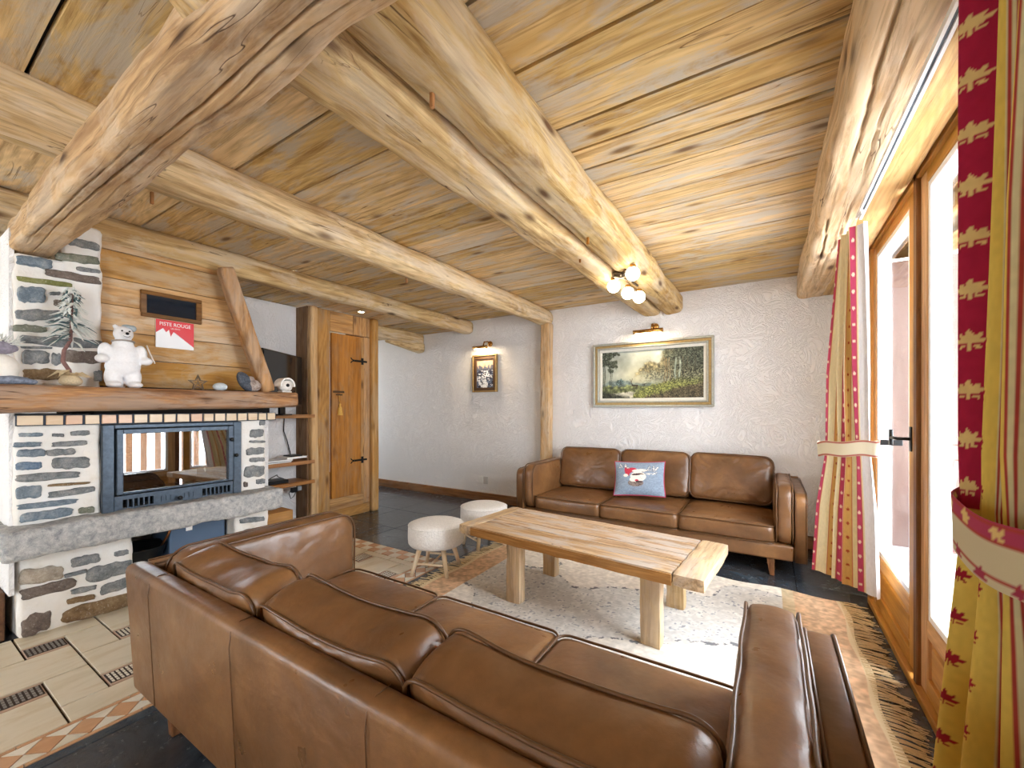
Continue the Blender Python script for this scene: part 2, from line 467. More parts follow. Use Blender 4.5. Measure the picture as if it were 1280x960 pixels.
bm_box(bmw, -7.07, -7.03, 3.7, 4.3, 1.0, 1.05); bm_box(bmw, -7.07, -7.03, 3.7, 4.3, 1.95, 2.0); bm_box(bmw, -7.07, -7.03, 3.7, 3.75, 1.05, 1.95); bm_box(bmw, -7.07, -7.03, 4.25, 4.3, 1.05, 1.95)
struct(from_bm('window_3', bmw, M_pineY))  # unseen window, added to brighten the hallway wall
struct(box('wall_recess', -4.62, -4.50, 1.86, 2.64, 0, 2.43, M_plaster))
tag(box('wall_niche_side', -5.0, -3.52, 0.455, 0.475, 0.27, 2.285, M_plaster), 'smooth white plaster return at the left side of the stone chimney', 'wall')['kind'] = 'structure'
for k, (a, b, n_) in enumerate(((-7.0, -4.85, 0), (-4.85, -2.45, 1), (-2.3, 0.55, 2))):
    p = box('baseboard_back', a, b, 4.665, 4.70, 0.0, 0.115, wood('X', '#9c6a3c', '#835429', '#44280f', '#8d7a66', 0.3, 0.5, 0.6), None, 0.004)
    struct(p)

# slate floor pieces, and pale bounce tiles in the unseen rear
for i in range(-12, 2):
    for j in range(-5, 8):
        x0 = 0.17 + 0.6*i; x1 = x0+0.6; y0 = 0.11 + 0.6*j; y1 = y0+0.6
        x0 = max(x0, -7.0); x1 = min(x1, 0.62); y1 = min(y1, 4.7); y0 = max(y0, -3.0)
        if x1 <= x0 or y1 <= y0: continue
        if y1 < -0.4: box('slate_or_bounce_tile', x0+0.002, x1-0.002, y0+0.002, y1-0.002, -0.014, 0.0, M_tan, floor); continue  # pale tiles added behind the camera to bounce light onto the ceiling
        rects = [(x0, x1, y0, y1)]
        TX0, TX1, TY0, TY1 = -3.60, -2.288, -3.0, 2.665
        out = []
        for (a, b, c, d) in rects:
            if b <= TX0 or a >= TX1 or d <= TY0 or c >= TY1: out.append((a, b, c, d)); continue
            if a < TX0: out.append((a, TX0, c, d))
            if b > TX1: out.append((TX1, b, c, d))
            if d > TY1: out.append((max(a, TX0), min(b, TX1), TY1, d))
        for (a, b, c, d) in out:
            if b-a < 0.02 or d-c < 0.02: continue
            dz = random.uniform(-0.0008, 0.0008)
            box('slate_or_bounce_tile', a+0.002, b-0.002, c+0.002, d-0.002, -0.014, 0.0+dz, M_slate, floor, 0.0015)

# sand tiles with grille inserts in front of the fireplace
M_grate = plain('pewter_mosaic', '#8f8a84', 0.4, 0.3, 0.2, 90, 0.2)
def gx(i): return -3.57 + 0.16*i
def gy(j): return -0.01 + 0.1625*j
cells = []
for a in range(-30, 30):
    for b in range(-30, 30):
        gi, gj = 1+a+3*b, 3+2*a-b
        cells += [(gi, gj, 1, 1, 1), (gi, gj+1, 2, 1, 0), (gi+1, gj-1, 2, 2, 0)]
for (i, j, w_, h_, gr) in cells:
    x0, x1, y0, y1 = gx(i), gx(i+w_), gy(j), gy(j+h_)
    x0 = max(x0, -3.60); x1 = min(x1, -2.45); y0 = max(y0, -1.0); y1 = min(y1, 2.50)
    if x1-x0 < 0.02 or y1-y0 < 0.02: continue
    g = 0.005
    if not gr or x1-x0 < 0.1 or y1-y0 < 0.1:
        box('floor_tile', x0+g, x1-g, y0+g, y1-g, -0.014, 0.002+random.uniform(-.0006,.0006), M_tan, floor, 0.0015)
    else:
        t_ = box('grille_tile', x0+g, x1-g, y0+g, y1-g, -0.014, 0.0, tile_mat('rose_tile', '#b79a84', '#c4a892', '#a88a74') if 'rose_tile' not in bpy.data.materials else bpy.data.materials['rose_tile'], floor, 0.0015)
        bm = bmesh.new()
        xa, xb, ya, yb = x0+0.028, x1-0.028, y0+0.012, y1-0.012
        for r in range(4):
            for q in range(8):
                a_ = xa+(xb-xa)*(r+0.14)/4; b_ = xa+(xb-xa)*(r+0.86)/4
                c_ = ya+(yb-ya)*(q+0.25)/8; d_ = ya+(yb-ya)*(q+0.8)/8
                bm_box(bm, a_, b_, c_, d_, -0.001, 0.003)
        gm = from_bm('grille_mosaic', bm, M_cream if (i+j) % 2 else M_grate, t_); gm['kind'] = 'stuff'
        box('grille_bed', xa-0.003, xb+0.003, ya-0.003, yb+0.003, -0.003, 0.0012, M_grout, t_)
# border of lozenges
for (x0, x1) in ((-2.45, -2.432), (-2.306, -2.288)):
    k = -8
    while k*0.3325 < 2.6:
        ya, yb = max(-1.0, k*0.3325), min(2.665, (k+1)*0.3325)
        if yb > ya+0.02: box('border_strip', x0+0.001, x1-0.001, ya+0.002, yb-0.002, -0.014, 0.001, M_terra, floor)
        k += 1
def prism(name, pts, z0, z1, mat, parent):
    n = len(pts); v = [(x, y, z0) for x, y in pts] + [(x, y, z1) for x, y in pts]
    f = [list(range(n))[::-1], list(range(n, 2*n))] + [[i, (i+1)%n, n+(i+1)%n, n+i] for i in range(n)]
    return mesh(name, v, f, mat, parent)
xa, xb, per = -2.430, -2.308, 0.112; xm = (xa+xb)/2; g = 0.0025
k = -8
while 0.403+per*k < 2.45:
    yt = 0.403+per*k; yb_ = yt - 0.008
    L_, Rr = yt - per*0.52, yt + per*0.46
    prism('lozenge_tile', [(xm, L_+g), (xb-g, yb_), (xm, Rr-g), (xa+g, yt)], -0.014, 0.0012, M_terra, floor)
    prism('corner_tile', [(xa+g, yt+g*2), (xm-g, Rr), (xa+g, yt+per-g*2)], -0.014, 0.001, M_cream, floor)
    prism('corner_tile', [(xb-g, yb_+g*2), (xb-g, yb_+per-g*2), (xm+g, Rr)], -0.014, 0.001, M_cream, floor)
    k += 1
for r in range(2):
    for q in range(14):
        x0 = -3.60 + 0.0938*q; y0 = 2.505 + 0.08*r
        box('border_tile', x0+0.002, x0+0.0918, y0+0.002, y0+0.078, -0.014, 0.001, M_terra if (q+r) % 2 else M_cream, floor, 0.001)

# ------------------------------------------------------------------ timbers
def log(name, p0, p1, r0, r1, mat, seed, label, n=28, m=90, square=0.0, lump=0.10, cracks=(), flat=(1.0, 1.0), group=None, cat='beam', parent=None, top=None):
    """hewn log from p0 to p1; square 0=round .. 1=boxy; cracks: (angle, start, end, width, depth)"""
    p0 = Vector(p0); p1 = Vector(p1); ax = (p1-p0); L = ax.length; t = ax.normalized()
    up = Vector((0,0,1)) if abs(t.z) < 0.8 else Vector((1,0,0))
    a = t.cross(up).normalized(); b = a.cross(t).normalized()
    verts = []; faces = []
    for i in range(m+1):
        s = i/m; c = p0 + ax*s
        c = c + a*0.012*noise.noise(Vector((s*L*0.9, seed, 0))) + b*0.006*noise.noise(Vector((s*L*0.9, seed, 5)))
        R0 = (r0*(1-s)+r1*s)
        endf = 1.0
        if s*L < 0.02: endf = 0.9 + 0.1*(s*L/0.02)
        if (1-s)*L < 0.02: endf = 0.9 + 0.1*((1-s)*L/0.02)
        for k in range(n):
            th = 2*math.pi*k/n; cx, sx = math.cos(th), math.sin(th)
            if square > 0:
                e = 2 + 6*square; q = (abs(cx)**e + abs(sx)**e) ** (-1/e)
            else: q = 1
            rr = R0*q*endf
            rr *= 1 + lump*noise.noise(Vector((s*L*2.2, cx*0.9, sx*0.9+seed))) + lump*0.35*noise.noise(Vector((s*L*9, cx*2, sx*2+seed)))
            for (ca, s0, s1, wd, dp) in cracks:
                if s0 <= s <= s1:
                    cc = ca + 0.25*noise.noise(Vector((s*L*1.5, ca*7, seed))) 
                    d = (th-cc+math.pi) % (2*math.pi) - math.pi
                    env = max(0.0, math.sin(math.pi*(s-s0)/(s1-s0))) ** 0.5
                    if abs(d) < wd*env: rr -= dp*env*(1-abs(d)/(wd*env+1e-6))
            P = c + a*cx*rr*flat[0] + b*sx*rr*flat[1]
            if top is not None and P.z > top: P.z = top
            verts.append(P)
    for i in range(m):
        for k in range(n):
            faces.append((i*n+k, i*n+(k+1)%n, (i+1)*n+(k+1)%n, (i+1)*n+k))
    faces.append(list(range(n))[::-1]); faces.append([m*n+k for k in range(n)])
    o = mesh(name, verts, faces, mat, parent)
    bm = bmesh.new(); bm.from_mesh(o.data); bmesh.ops.recalc_face_normals(bm, faces=bm.faces); bm.to_mesh(o.data); bm.free()
    for p in o.data.polygons: p.use_smooth = len(p.vertices) == 4
    if label: tag(o, label, cat, group)
    return o

MB = beam_wood('Y'); MBx = beam_wood('X', light='#c9a676', mid='#a57d50', dark='#452b17', ga=0.35, key='cross'); MBz = beam_wood('Z', light='#dcb98c', mid='#c69f70')
PEG = wood('Z', '#b07a45', '#946033', '#4f3017', '#8d7a66', 0.0, 0.0, 0.6)
def peg(parent, x, y, z, s=0.014, l=0.07):
    box('wooden_peg', x-s/2, x+s/2, y-s/2, y+s/2, z-l/2, z+l/2, PEG, parent, 0.002)
b = log('ceiling_beam', (-0.89, 0.42, 2.42), (-0.88, 4.72, 2.42), 0.118, 0.104, MB, 1.3, 'pale hewn log beam, right one of the touching pair over the coffee table', square=0.30, lump=0.10, cracks=((4.3, .05, .6, .06, .02), (3.6, .3, .9, .05, .015)), n=56, m=120, top=2.56, group=None)
peg(b, -0.92, 0.99, 2.30); peg(b, -0.91, 2.31, 2.305)
b = log('ceiling_beam', (-1.155, 0.42, 2.425), (-1.10, 4.70, 2.41), 0.145, 0.098, MB, 4.1, 'whitish flat-hewn log beam, left one of the touching pair', square=0.35, lump=0.12, cracks=((5.2, .02, .5, .06, .02), (4.0, .4, .8, .05, .012)), n=56, m=120, top=2.55)
peg(b, -1.08, 2.60, 2.305, 0.012, 0.05)
b = log('ceiling_beam', (-2.43, -2.8, 2.445), (-2.40, 4.70, 2.44), 0.118, 0.100, MB, 7.7, 'round knotty log beam ending at the top of the wall post', square=0.1, lump=0.12, cracks=((4.6, .3, .7, .05, .012),), n=48, m=150, top=2.55)
peg(b, -2.47, 2.36, 2.33, 0.014, 0.05)
b = log('ceiling_beam', (-2.60, -2.8, 2.45), (-2.58, 1.62, 2.46), 0.085, 0.07, MB, 9.2, 'short split log lying along the knotty log behind the cross beam', square=0.2, n=32, m=90, top=2.55)
peg(b, -2.63, 0.80, 2.355, 0.014, 0.06)
log('ceiling_beam', (-3.69, -2.8, 2.45), (-3.67, 4.70, 2.45), 0.098, 0.09, MB, 12.4, 'smooth log beam running above the plank hood and cupboard door', square=0.15, lump=0.09, n=40, m=150, top=2.55)
log('ceiling_beam', (-4.62, 1.87, 2.37), (-4.62, 2.63, 2.37), 0.085, 0.085, MB, 15.2, 'short log beam over the television recess', square=0.4, n=32, m=40, top=2.44)
log('ceiling_beam', (-4.66, 3.58, 2.36), (-4.62, 4.70, 2.36), 0.09, 0.09, MB, 16.2, 'log beam from the cupboard to the hallway wall', square=0.5, n=32, m=50, top=2.44)
log('beam_bracket', (-4.64, 4.05, 2.27), (-4.60, 4.70, 2.23), 0.03, 0.085, MB, 18.2, 'curved wooden corbel under the hallway beam end', square=0.4, n=28, m=30, cat='bracket')
box('bracket_block', -4.70, -4.56, 3.57, 3.72, 2.21, 2.275, MB, None, 0.006); tag(bpy.data.objects['bracket_block'], 'small square wooden block under the beam beside the cupboard', 'block')
log('cross_beam', (-3.62, 0.545, 2.262), (0.58, 0.545, 2.30), 0.086, 0.100, MBx, 21.0, 'thick rough hewn brown cross beam with long cracks resting on the chimney', square=0.85, lump=0.16,
    cracks=((4.78, .02, .90, .05, .035), (4.35, .25, .75, .04, .02), (5.2, .05, .45, .04, .02), (6.0, .10, .80, .045, .025)), n=168, m=240, top=2.43)
# beam over the balcony doors
log('window_beam', (0.315, -2.8, 2.42), (0.335, 4.70, 2.43), 0.125, 0.108, beam_wood('Y', light='#e6cba2', mid='#cfa876', ga=0.3, key='window'), 31.0, 'massive cracked pale beam running above the balcony doors', square=0.7, lump=0.13,
    cracks=((4.5, .38, .75, .04, .04), (4.9, .50, .85, .03, .03), (4.25, .70, .97, .035, .03), (4.75, .78, .98, .03, .03)), n=110, m=300, top=2.56)
log('lintel_beam', (0.47, -2.8, 2.40), (0.47, 4.69, 2.41), 0.095, 0.095, beam_wood('Y', light='#e0bd8a', mid='#cda26b', ga=0.1, knots=0.3, key='lintel'), 33.0, 'smooth rounded pale log between curtain rail and door lintel', square=0.2, lump=0.06, n=40, m=120, top=2.56)
# end pieces: post
log('wall_post', (-2.37, 4.62, 0.0), (-2.365, 4.625, 2.36), 0.062, 0.064, MBz, 41.0, 'upright square wooden post against the white back wall', square=0.8, lump=0.05, n=32, m=80, cat='post')

# ------------------------------------------------------------------ balcony doors
M_pane = glass_pane('clear_glass', 0.06)
M_doorframe_white = plain('white_glazing_bead', '#eef1f4', 0.35)
lintel = struct(box('trim_1', 0.565, 0.62, 1.55, 3.62, 2.375, 2.57, MB, None, 0.004))
for yy in (1.75, 2.2, 2.65, 3.1): box('panel', 0.560, 0.575, yy, yy+0.44, 2.38, 2.53, MB, lintel, 0.004)
trim2 = struct(box('trim_2', 0.57, 0.66, 3.56, 3.66, 0, 2.40, M_pine, None, 0.004))
trim3 = struct(box('trim_3', 0.57, 0.66, 2.565, 2.615, 0, 2.40, wood('Z', '#8a5a30', '#74481f', '#3f240e', '#8d7a66', 0.1, 0.2, 0.5), None, 0.004))
trim4 = struct(box('trim_4', 0.57, 0.66, 1.50, 1.58, 0, 2.40, M_pine, None, 0.004))
struct(box('trim_5', 0.57, 0.66, 1.58, 3.56, 2.345, 2.40, M_pineY, None, 0.004))
struct(box('trim_6', 0.56, 0.70, 1.55, 3.60, 0, 0.04, M_pineY, None, 0.004))
def balcony_door(n, ya, yb, handle_y=None):
    x0, x1 = 0.585, 0.635
    w = 0.085
    d = box('door_%d' % n, x0, x1, ya, ya+w, 0.045, 2.34, M_pine, None, 0.004); struct(d)
    box('stile', x0, x1, yb-w, yb, 0.045, 2.34, M_pine, d, 0.004)
    box('rail', x0, x1, ya+w, yb-w, 2.285, 2.34, M_pineY, d, 0.003)
    box('rail', x0, x1, ya+w, yb-w, 0.30, 0.375, M_pineY, d, 0.003)
    box('rail', x0, x1, ya+w, yb-w, 0.045, 0.12, M_pineY, d, 0.003)
    box('panel', x0+0.015, x1-0.015, ya+w, yb-w, 0.12, 0.30, M_pineY, d)
    box('panel_field', x0+0.006, x1-0.006, ya+w+0.03, yb-w-0.03, 0.145, 0.275, M_pineY, d, 0.008)
    for (a, b_, c_, e) in ((ya+w, ya+w+0.03, 0.375, 2.285), (yb-w-0.03, yb-w, 0.375, 2.285), (ya+w+0.03, yb-w-0.03, 0.375, 0.405), (ya+w+0.03, yb-w-0.03, 2.255, 2.285)):
        box('glazing_bead', x0+0.004, x1+0.02, a, b_, c_, e, M_doorframe_white, d, 0.003)
    box('pane', x0+0.03, x0+0.034, ya+w+0.028, yb-w-0.028, 0.40, 2.26, M_pane, d)
    if handle_y:
        h = tube('handle', [(x0, handle_y, 1.15), (x0-0.05, handle_y, 1.15), (x0-0.05, handle_y+0.06, 1.15), (x0-0.052, handle_y+0.12, 1.148)], 0.008, M_black, d, 8)
        box('handle_plate', x0-0.006, x0, handle_y-0.015, handle_y+0.015, 1.09, 1.21, M_black, h, 0.002)
        tube('handle_end', [(x0-0.052, handle_y+0.12, 1.11), (x0-0.052, handle_y+0.12, 1.19)], 0.009, M_black, h, 8)
    return d
balcony_door(1, 2.665, 3.57, 2.71)
balcony_door(2, 1.575, 2.565)
# unseen windows behind the camera, added as fill light
for n, (a, b_, c_, e, hz) in enumerate(((-4.9, -3.9, 0.5, 2.4, 'r'), (-2.3, -1.3, 0.2, 2.35, 'w'))):
    bm = bmesh.new()
    if hz == 'r':
        for x in (a, (a+b_)/2-0.03, b_-0.06): bm_box(bm, x, x+0.06, -2.95, -2.89, c_, e)
        bm_box(bm, a, b_, -2.95, -2.89, c_, c_+0.06); bm_box(bm, a, b_, -2.95, -2.89, e-0.06, e)
    else:
        for y in (a, (a+b_)/2-0.03, b_-0.06): bm_box(bm, 0.66, 0.72, y, y+0.06, c_, e)
        bm_box(bm, 0.66, 0.72, a, b_, c_, c_+0.06); bm_box(bm, 0.66, 0.72, a, b_, e-0.06, e)
    struct(from_bm('window_%d' % (n+1), bm, M_pineY))

# balcony outside
bal = struct(box('balcony_floor', 0.80, 2.3, -3.0, 5.4, -0.10, -0.02, plain('snowy_deck', '#e9e9ee', 0.9)))
ew = empty('balcony_screen', 'plain vertical board screen closing the end of the balcony outside the glass', 'screen', (1.5, 5.3, -0.02))
MS = wood('Z', '#6a524a', '#5c463e', '#3a2c26', '#75655e', 0.4, 0.2, 0.8, 0.3, 0.2, 'screen')
for k in range(10): box('board', -0.83+0.165*k, -0.83+0.165*k+0.159, -0.02, 0.02, 0.0, 2.72, MS, ew, 0.003)
sf = empty('balcony_soffit', 'tan wooden soffit boards above the balcony outside the glass', 'soffit', (0, 0, 2.74))
MSF = wood('Y', '#9a6a3c', '#865930', '#54361b', '#8f7a62', 0.2, 0.2, 0.8, 0.3, 0.2, 'soffit')
for k in range(4): box('board', 0.70+0.16*k, 0.82+0.16*k+0.155, -3.0, 5.35, 0, 0.03, MSF, sf, 0.003)
rl = empty('balcony_railing', 'wooden balcony railing with wide vertical slats outside the glass doors', 'railing', (2.1, 0, 0))
MR = wood('Z', '#c79c78', '#b08461', '#6b4a31', '#b7a08c', 0.3, 0.3, 0.8, 0.5, 0.3, 'railing')
for k in range(33):
    y = -1.2 + 0.19*k; box('slat', -0.015, 0.015, y, y+0.085, 0.14, 0.98, MR, rl, 0.003)
box('top_rail', -0.05, 0.05, -1.3, 5.2, 0.98, 1.03, MR, rl, 0.006); box('bottom_rail', -0.03, 0.03, -1.3, 5.2, 0.06, 0.16, MR, rl, 0.006)

# ------------------------------------------------------------------ fireplace
fp = empty('fireplace', 'stone and white mortar fireplace with cast iron insert and plank hood', 'fireplace', (-3.5, 1.15, 0))
fp.location = (0, 0, 0)
SM = [stone('grey_schist', '#545a5b', '#85888a', '#aaa7a2', 18), stone('blue_schist', '#56636e', '#7b8893', '#a3a9ac', 18), stone('green_grey_schist', '#585d52', '#7c7f70', '#9a978a'),
      stone('brown_schist', '#544a45', '#776a62', '#8d8177'), stone('olive_schist', '#5b5f33', '#83844f', '#a19d72'), stone('rust_schist', '#5d4a34', '#82694b', '#9e8a6c'),
      stone('blue_stone', '#3f546b', '#5d738b', '#8a97a3'), stone('beige_granite', '#8d7f70', '#b3a797', '#d2cabd')]
UP= [(0.666, 2.285, 0.812, 2.287, 0.044, 0), (0.481, 2.115, 0.612, 2.125, 0.054, 1), (0.624, 2.183, 0.809, 2.202, 0.048, 2), (0.708, 2.129, 0.812, 2.139, 0.025, 0), (0.587, 2.076, 0.812, 2.079, 0.043, 3), (0.481, 2.011, 0.695, 2.025, 0.027, 4), (0.484, 1.924, 0.584, 1.943, 0.085, 1), (0.602, 1.956, 0.643, 1.966, 0.018, 0), (0.656, 1.959, 0.729, 1.962, 0.037, 3), (0.618, 1.909, 0.715, 1.906, 0.037, 3), (0.475, 1.812, 0.659, 1.838, 0.059, 0), (0.47, 1.737, 0.59, 1.748, 0.04, 2), (0.492, 1.679, 0.823, 1.691, 0.051, 0), (0.492, 1.635, 0.612, 1.645, 0.014, 0), (0.498, 1.583, 0.599, 1.589, 0.072, 0), (0.609, 1.58, 0.646, 1.584, 0.065, 0), (0.656, 1.604, 0.823, 1.607, 0.072, 3), (0.504, 1.486, 0.669, 1.493, 0.059, 5), (0.784, 1.495, 0.823, 1.498, 0.064, 0), (0.643, 1.761, 0.725, 1.765, 0.028, 0)]
LO= [(0.487, 1.151, 0.575, 1.15, 0.022, 1), (0.612, 1.144, 0.659, 1.141, 0.018, 0), (0.685, 1.149, 0.766, 1.149, 0.028, 0), (0.47, 1.099, 0.569, 1.096, 0.027, 1), (0.612, 1.088, 0.756, 1.092, 0.028, 0), (0.481, 1.05, 0.584, 1.045, 0.041, 1), (0.59, 1.044, 0.705, 1.043, 0.037, 0), (0.478, 0.98, 0.572, 0.978, 0.04, 6), (0.612, 0.982, 0.766, 0.97, 0.062, 0), (0.481, 0.914, 0.719, 0.903, 0.041, 0), (0.596, 0.856, 0.766, 0.848, 0.014, 5), (0.478, 0.835, 0.569, 0.829, 0.067, 1), (0.599, 0.801, 0.787, 0.806, 0.038, 0), (0.484, 0.755, 0.712, 0.747, 0.032, 1), (0.49, 0.69, 0.692, 0.69, 0.05, 1), (0.719, 0.685, 0.787, 0.68, 0.035, 2)]
RP= [(1.747, 1.177, 1.791, 1.182, 0.039, 0), (1.675, 1.097, 1.779, 1.098, 0.058, 0), (1.669, 1.034, 1.791, 1.025, 0.019, 0), (1.651, 0.953, 1.785, 0.954, 0.052, 0), (1.675, 0.887, 1.785, 0.882, 0.032, 0), (1.634, 0.797, 1.785, 0.79, 0.083, 0), (1.723, 0.708, 1.791, 0.704, 0.039, 0), (1.628, 0.70, 1.657, 0.695, 0.04, 3)]
BA= [(0.499, 0.348, 0.666, 0.323, 0.083, 7), (0.702, 0.364, 0.825, 0.365, 0.054, 0), (0.672, 0.297, 0.768, 0.299, 0.02, 0), (0.768, 0.264, 0.975, 0.268, 0.087, 0), (0.502, 0.248, 0.719, 0.247, 0.061, 3), (0.699, 0.192, 0.807, 0.186, 0.03, 0), (0.825, 0.149, 0.972, 0.164, 0.062, 0), (0.682, 0.141, 0.803, 0.127, 0.034, 5), (0.508, 0.062, 0.618, 0.073, 0.11, 3), (0.666, 0.052, 0.976, 0.048, 0.09, 5), (0.892, 0.36, 0.962, 0.36, 0.032, 0), (1.63, 0.40, 1.82, 0.38, 0.04, 0), (1.66, 0.30, 1.83, 0.29, 0.05, 0), (1.63, 0.2, 1.8, 0.2, 0.05, 3), (1.65, 0.09, 1.83, 0.09, 0.07, 0)]
def stone_piece(spec, X, seed, parent):
    y0, z0, y1, z1, h, c = spec; L = y1-y0; n = 34
    verts = []; faces = []
    depth = 0.010 + 0.006*random.random()
    for ring, (sc_, xo) in enumerate(((1.0, -0.02), (1.0, 0.003), (0.90, depth*0.85), (0.5, depth))):
        for k in range(n):
            th = 2*math.pi*k/n; cx, sx = math.cos(th), math.sin(th)
            q = (abs(cx)**7 + abs(sx)**5) ** (-1/6)
            w = 1 + 0.10*noise.noise(Vector((cx*1.8+seed, sx*1.8, seed*3.1)))
            u = cx*q*w; v = sx*q*(1 + 0.30*noise.noise(Vector((cx*2.5, sx*2.5+seed, 4.2))) + 0.14*noise.noise(Vector((cx*7, sx*7+seed, 1.2))))
            s2 = 1 - (1-sc_)*min(1.0, (h/L)*1.6) if abs(u) > abs(v) else sc_
            y = (y0+y1)/2 + u*L/2*(1-(1-sc_)*min(1, h/L*1.5)); z = (z0+z1)/2 + (z1-z0)/2*u + v*h/2*1.05*sc_
            verts.append((X+xo+0.003*noise.noise(Vector((y*30, z*30, seed))), y, z))
    verts.append((X+depth, (y0+y1)/2, (z0+z1)/2))
    for r in range(3):
        for k in range(n): faces.append((r*n+k, r*n+(k+1)%n, (r+1)*n+(k+1)%n, (r+1)*n+k))
    for k in range(n): faces.append((3*n+k, 3*n+(k+1)%n, 4*n))
    mesh('stone', verts, faces, SM[c], parent, True)
# masonry bodies
rough_box('chimney_column', -4.45, -3.50, 0.468, 0.822, 1.41, 2.160, M_mortar, fp, 0.022, 0.010, 9, 1, 0.02)
rough_box('chimney_column', -4.45, -3.50, 0.648, 0.822, 2.10, 2.40, M_mortar, fp, 0.022, 0.010, 9, 2, 0.02)
rough_box('pier', -4.45, -3.50, 0.468, 0.818, 0.635, 1.26, M_mortar, fp, 0.022, 0.008, 9, 3, 0.015)
rough_box('pier', -4.45, -3.50, 1.598, 1.80, 0.635, 1.26, M_mortar, fp, 0.022, 0.008, 9, 4, 0.015)
rough_box('base', -4.45, -3.565, 0.49, 0.985, -0.005, 0.53, M_mortar, fp, 0.022, 0.012, 8, 5, 0.02)
rough_box('base', -4.45, -3.565, 1.60, 1.86, -0.005, 0.53, M_mortar, fp, 0.022, 0.012, 8, 6, 0.02)
box('alcove_back', -4.3, -4.25, 0.95, 1.62, 0, 0.52, M_mortar, fp)
box('chimney_breast', -4.45, -3.56, 0.80, 1.86, 1.205, 1.44, M_dark, fp)  # dark colour paints in the shade of the gap between mantel and bricks
box('recess_side', -4.55, -3.58, 1.80, 1.86, 0.5, 1.3, M_plaster, fp)
for i, s_ in enumerate(UP): stone_piece(s_, -3.497, i*1.7, fp)
for i, s_ in enumerate(LO): stone_piece(s_, -3.497, i*2.3+40, fp)
for i, s_ in enumerate(RP): stone_piece(s_, -3.497, i*2.1+80, fp)
for i, s_ in enumerate(BA): stone_piece(s_, -3.562, i*1.9+120, fp)
# hearth slab
slab = rough_box('hearth_slab', -4.30, -3.33, 0.405, 1.862, 0.492, 0.655, stone('speckled_granite', '#83858a', '#b3b3b2', '#d6d4d0', 30), fp, 0.022, 0.016, 7, 9, 0.02)
# brick course under the mantel
M_brick = tile_mat('sand_brick', '#d8bd9a', '#e0c9a9', '#cfae86'); M_brick2 = tile_mat('rose_brick', '#d3a684', '#dcb595', '#c79874')
bed = box('brick_bed', -3.56, -3.462, 0.475, 1.858, 1.200, 1.262, plain('slate_joint', '#3b4350', 0.8), fp)
ys = [0.477, 0.582, 0.659, 0.738, 0.811, 0.887, 0.963, 1.039, 1.117, 1.19, 1.269, 1.347, 1.417, 1.493, 1.57, 1.644, 1.722, 1.791, 1.862]
for i, (a, b_) in enumerate(zip(ys, ys[1:])):
    box('brick', -3.54, -3.452, a, b_-0.012, 1.205, 1.258, M_brick2 if i in (2, 4, 5, 10) else M_brick, fp, 0.002, jit=0.001)
# hood planks
MH = wood('Y', '#cfa268', '#b98a4f', '#5f3f22', '#c9b79c', 0.6, 0.6, 0.7, 0.8, 0.4, 'hood')
zs = [1.425, 1.625, 1.80, 1.972, 2.144, 2.325, 2.45]
def brace_y(z): return 1.79 + (1.49-1.79)*(z-1.43)/(2.30-1.43)
for i, (z0, z1) in enumerate(zip(zs, zs[1:])):
    y1a, y1b = brace_y(z0)+0.06, brace_y(z1)+0.06; x0, x1 = -3.66, -3.62 + random.uniform(-.003, .003)
    v = [(x, y, z) for x in (x0, x1) for (y, z) in ((0.82, z0+0.0025), (y1a, z0+0.0025), (y1b, z1-0.0025), (0.82, z1-0.0025))]
    o = mesh('hood_plank', v, [(0,3,2,1), (4,5,6,7), (0,1,5,4), (1,2,6,5), (2,3,7,6), (3,0,4,7)], MH, fp)
mesh('hood_side', [(-3.66, brace_y(1.43)+0.05, 1.43), (-3.66, brace_y(2.4)+0.05, 2.4), (-4.4, brace_y(2.4)+0.05, 2.4), (-4.4, brace_y(1.43)+0.05, 1.43),
                   (-3.66, brace_y(1.43)+0.02, 1.43), (-3.66, brace_y(2.4)+0.02, 2.4), (-4.4, brace_y(2.4)+0.02, 2.4), (-4.4, brace_y(1.43)+0.02, 1.43)],
     [(0,1,2,3), (7,6,5,4), (0,4,5,1), (1,5,6,2), (2,6,7,3), (3,7,4,0)], MH, fp)  # unseen closing board, added to keep light from leaking past the hood
# little glazed hatch in the hood
fr = box('hatch_frame', -3.63, -3.60, 1.037, 1.39, 2.078, 2.105, wood('Y', '#8a6238', '#744e29', '#40280f', '#8d7a66', 0.1, 0.1, 0.6), fp, 0.003)
MHF = fr.data.materials[0]
box('hatch_frame', -3.63, -3.60, 1.040, 1.39, 1.925, 1.952, MHF, fp, 0.003)
box('hatch_frame', -3.63, -3.60, 1.037, 1.068, 1.952, 2.078, MHF, fp, 0.003); box('hatch_frame', -3.63, -3.60, 1.355, 1.39, 1.952, 2.078, MHF, fp, 0.003)
t = NT('dark_hatch_glass'); t.out(srgb('#1a2430'), 0.06, spec=0.8); box('hatch_glass', -3.622, -3.610, 1.06, 1.36, 1.945, 2.085, t.m, fp)
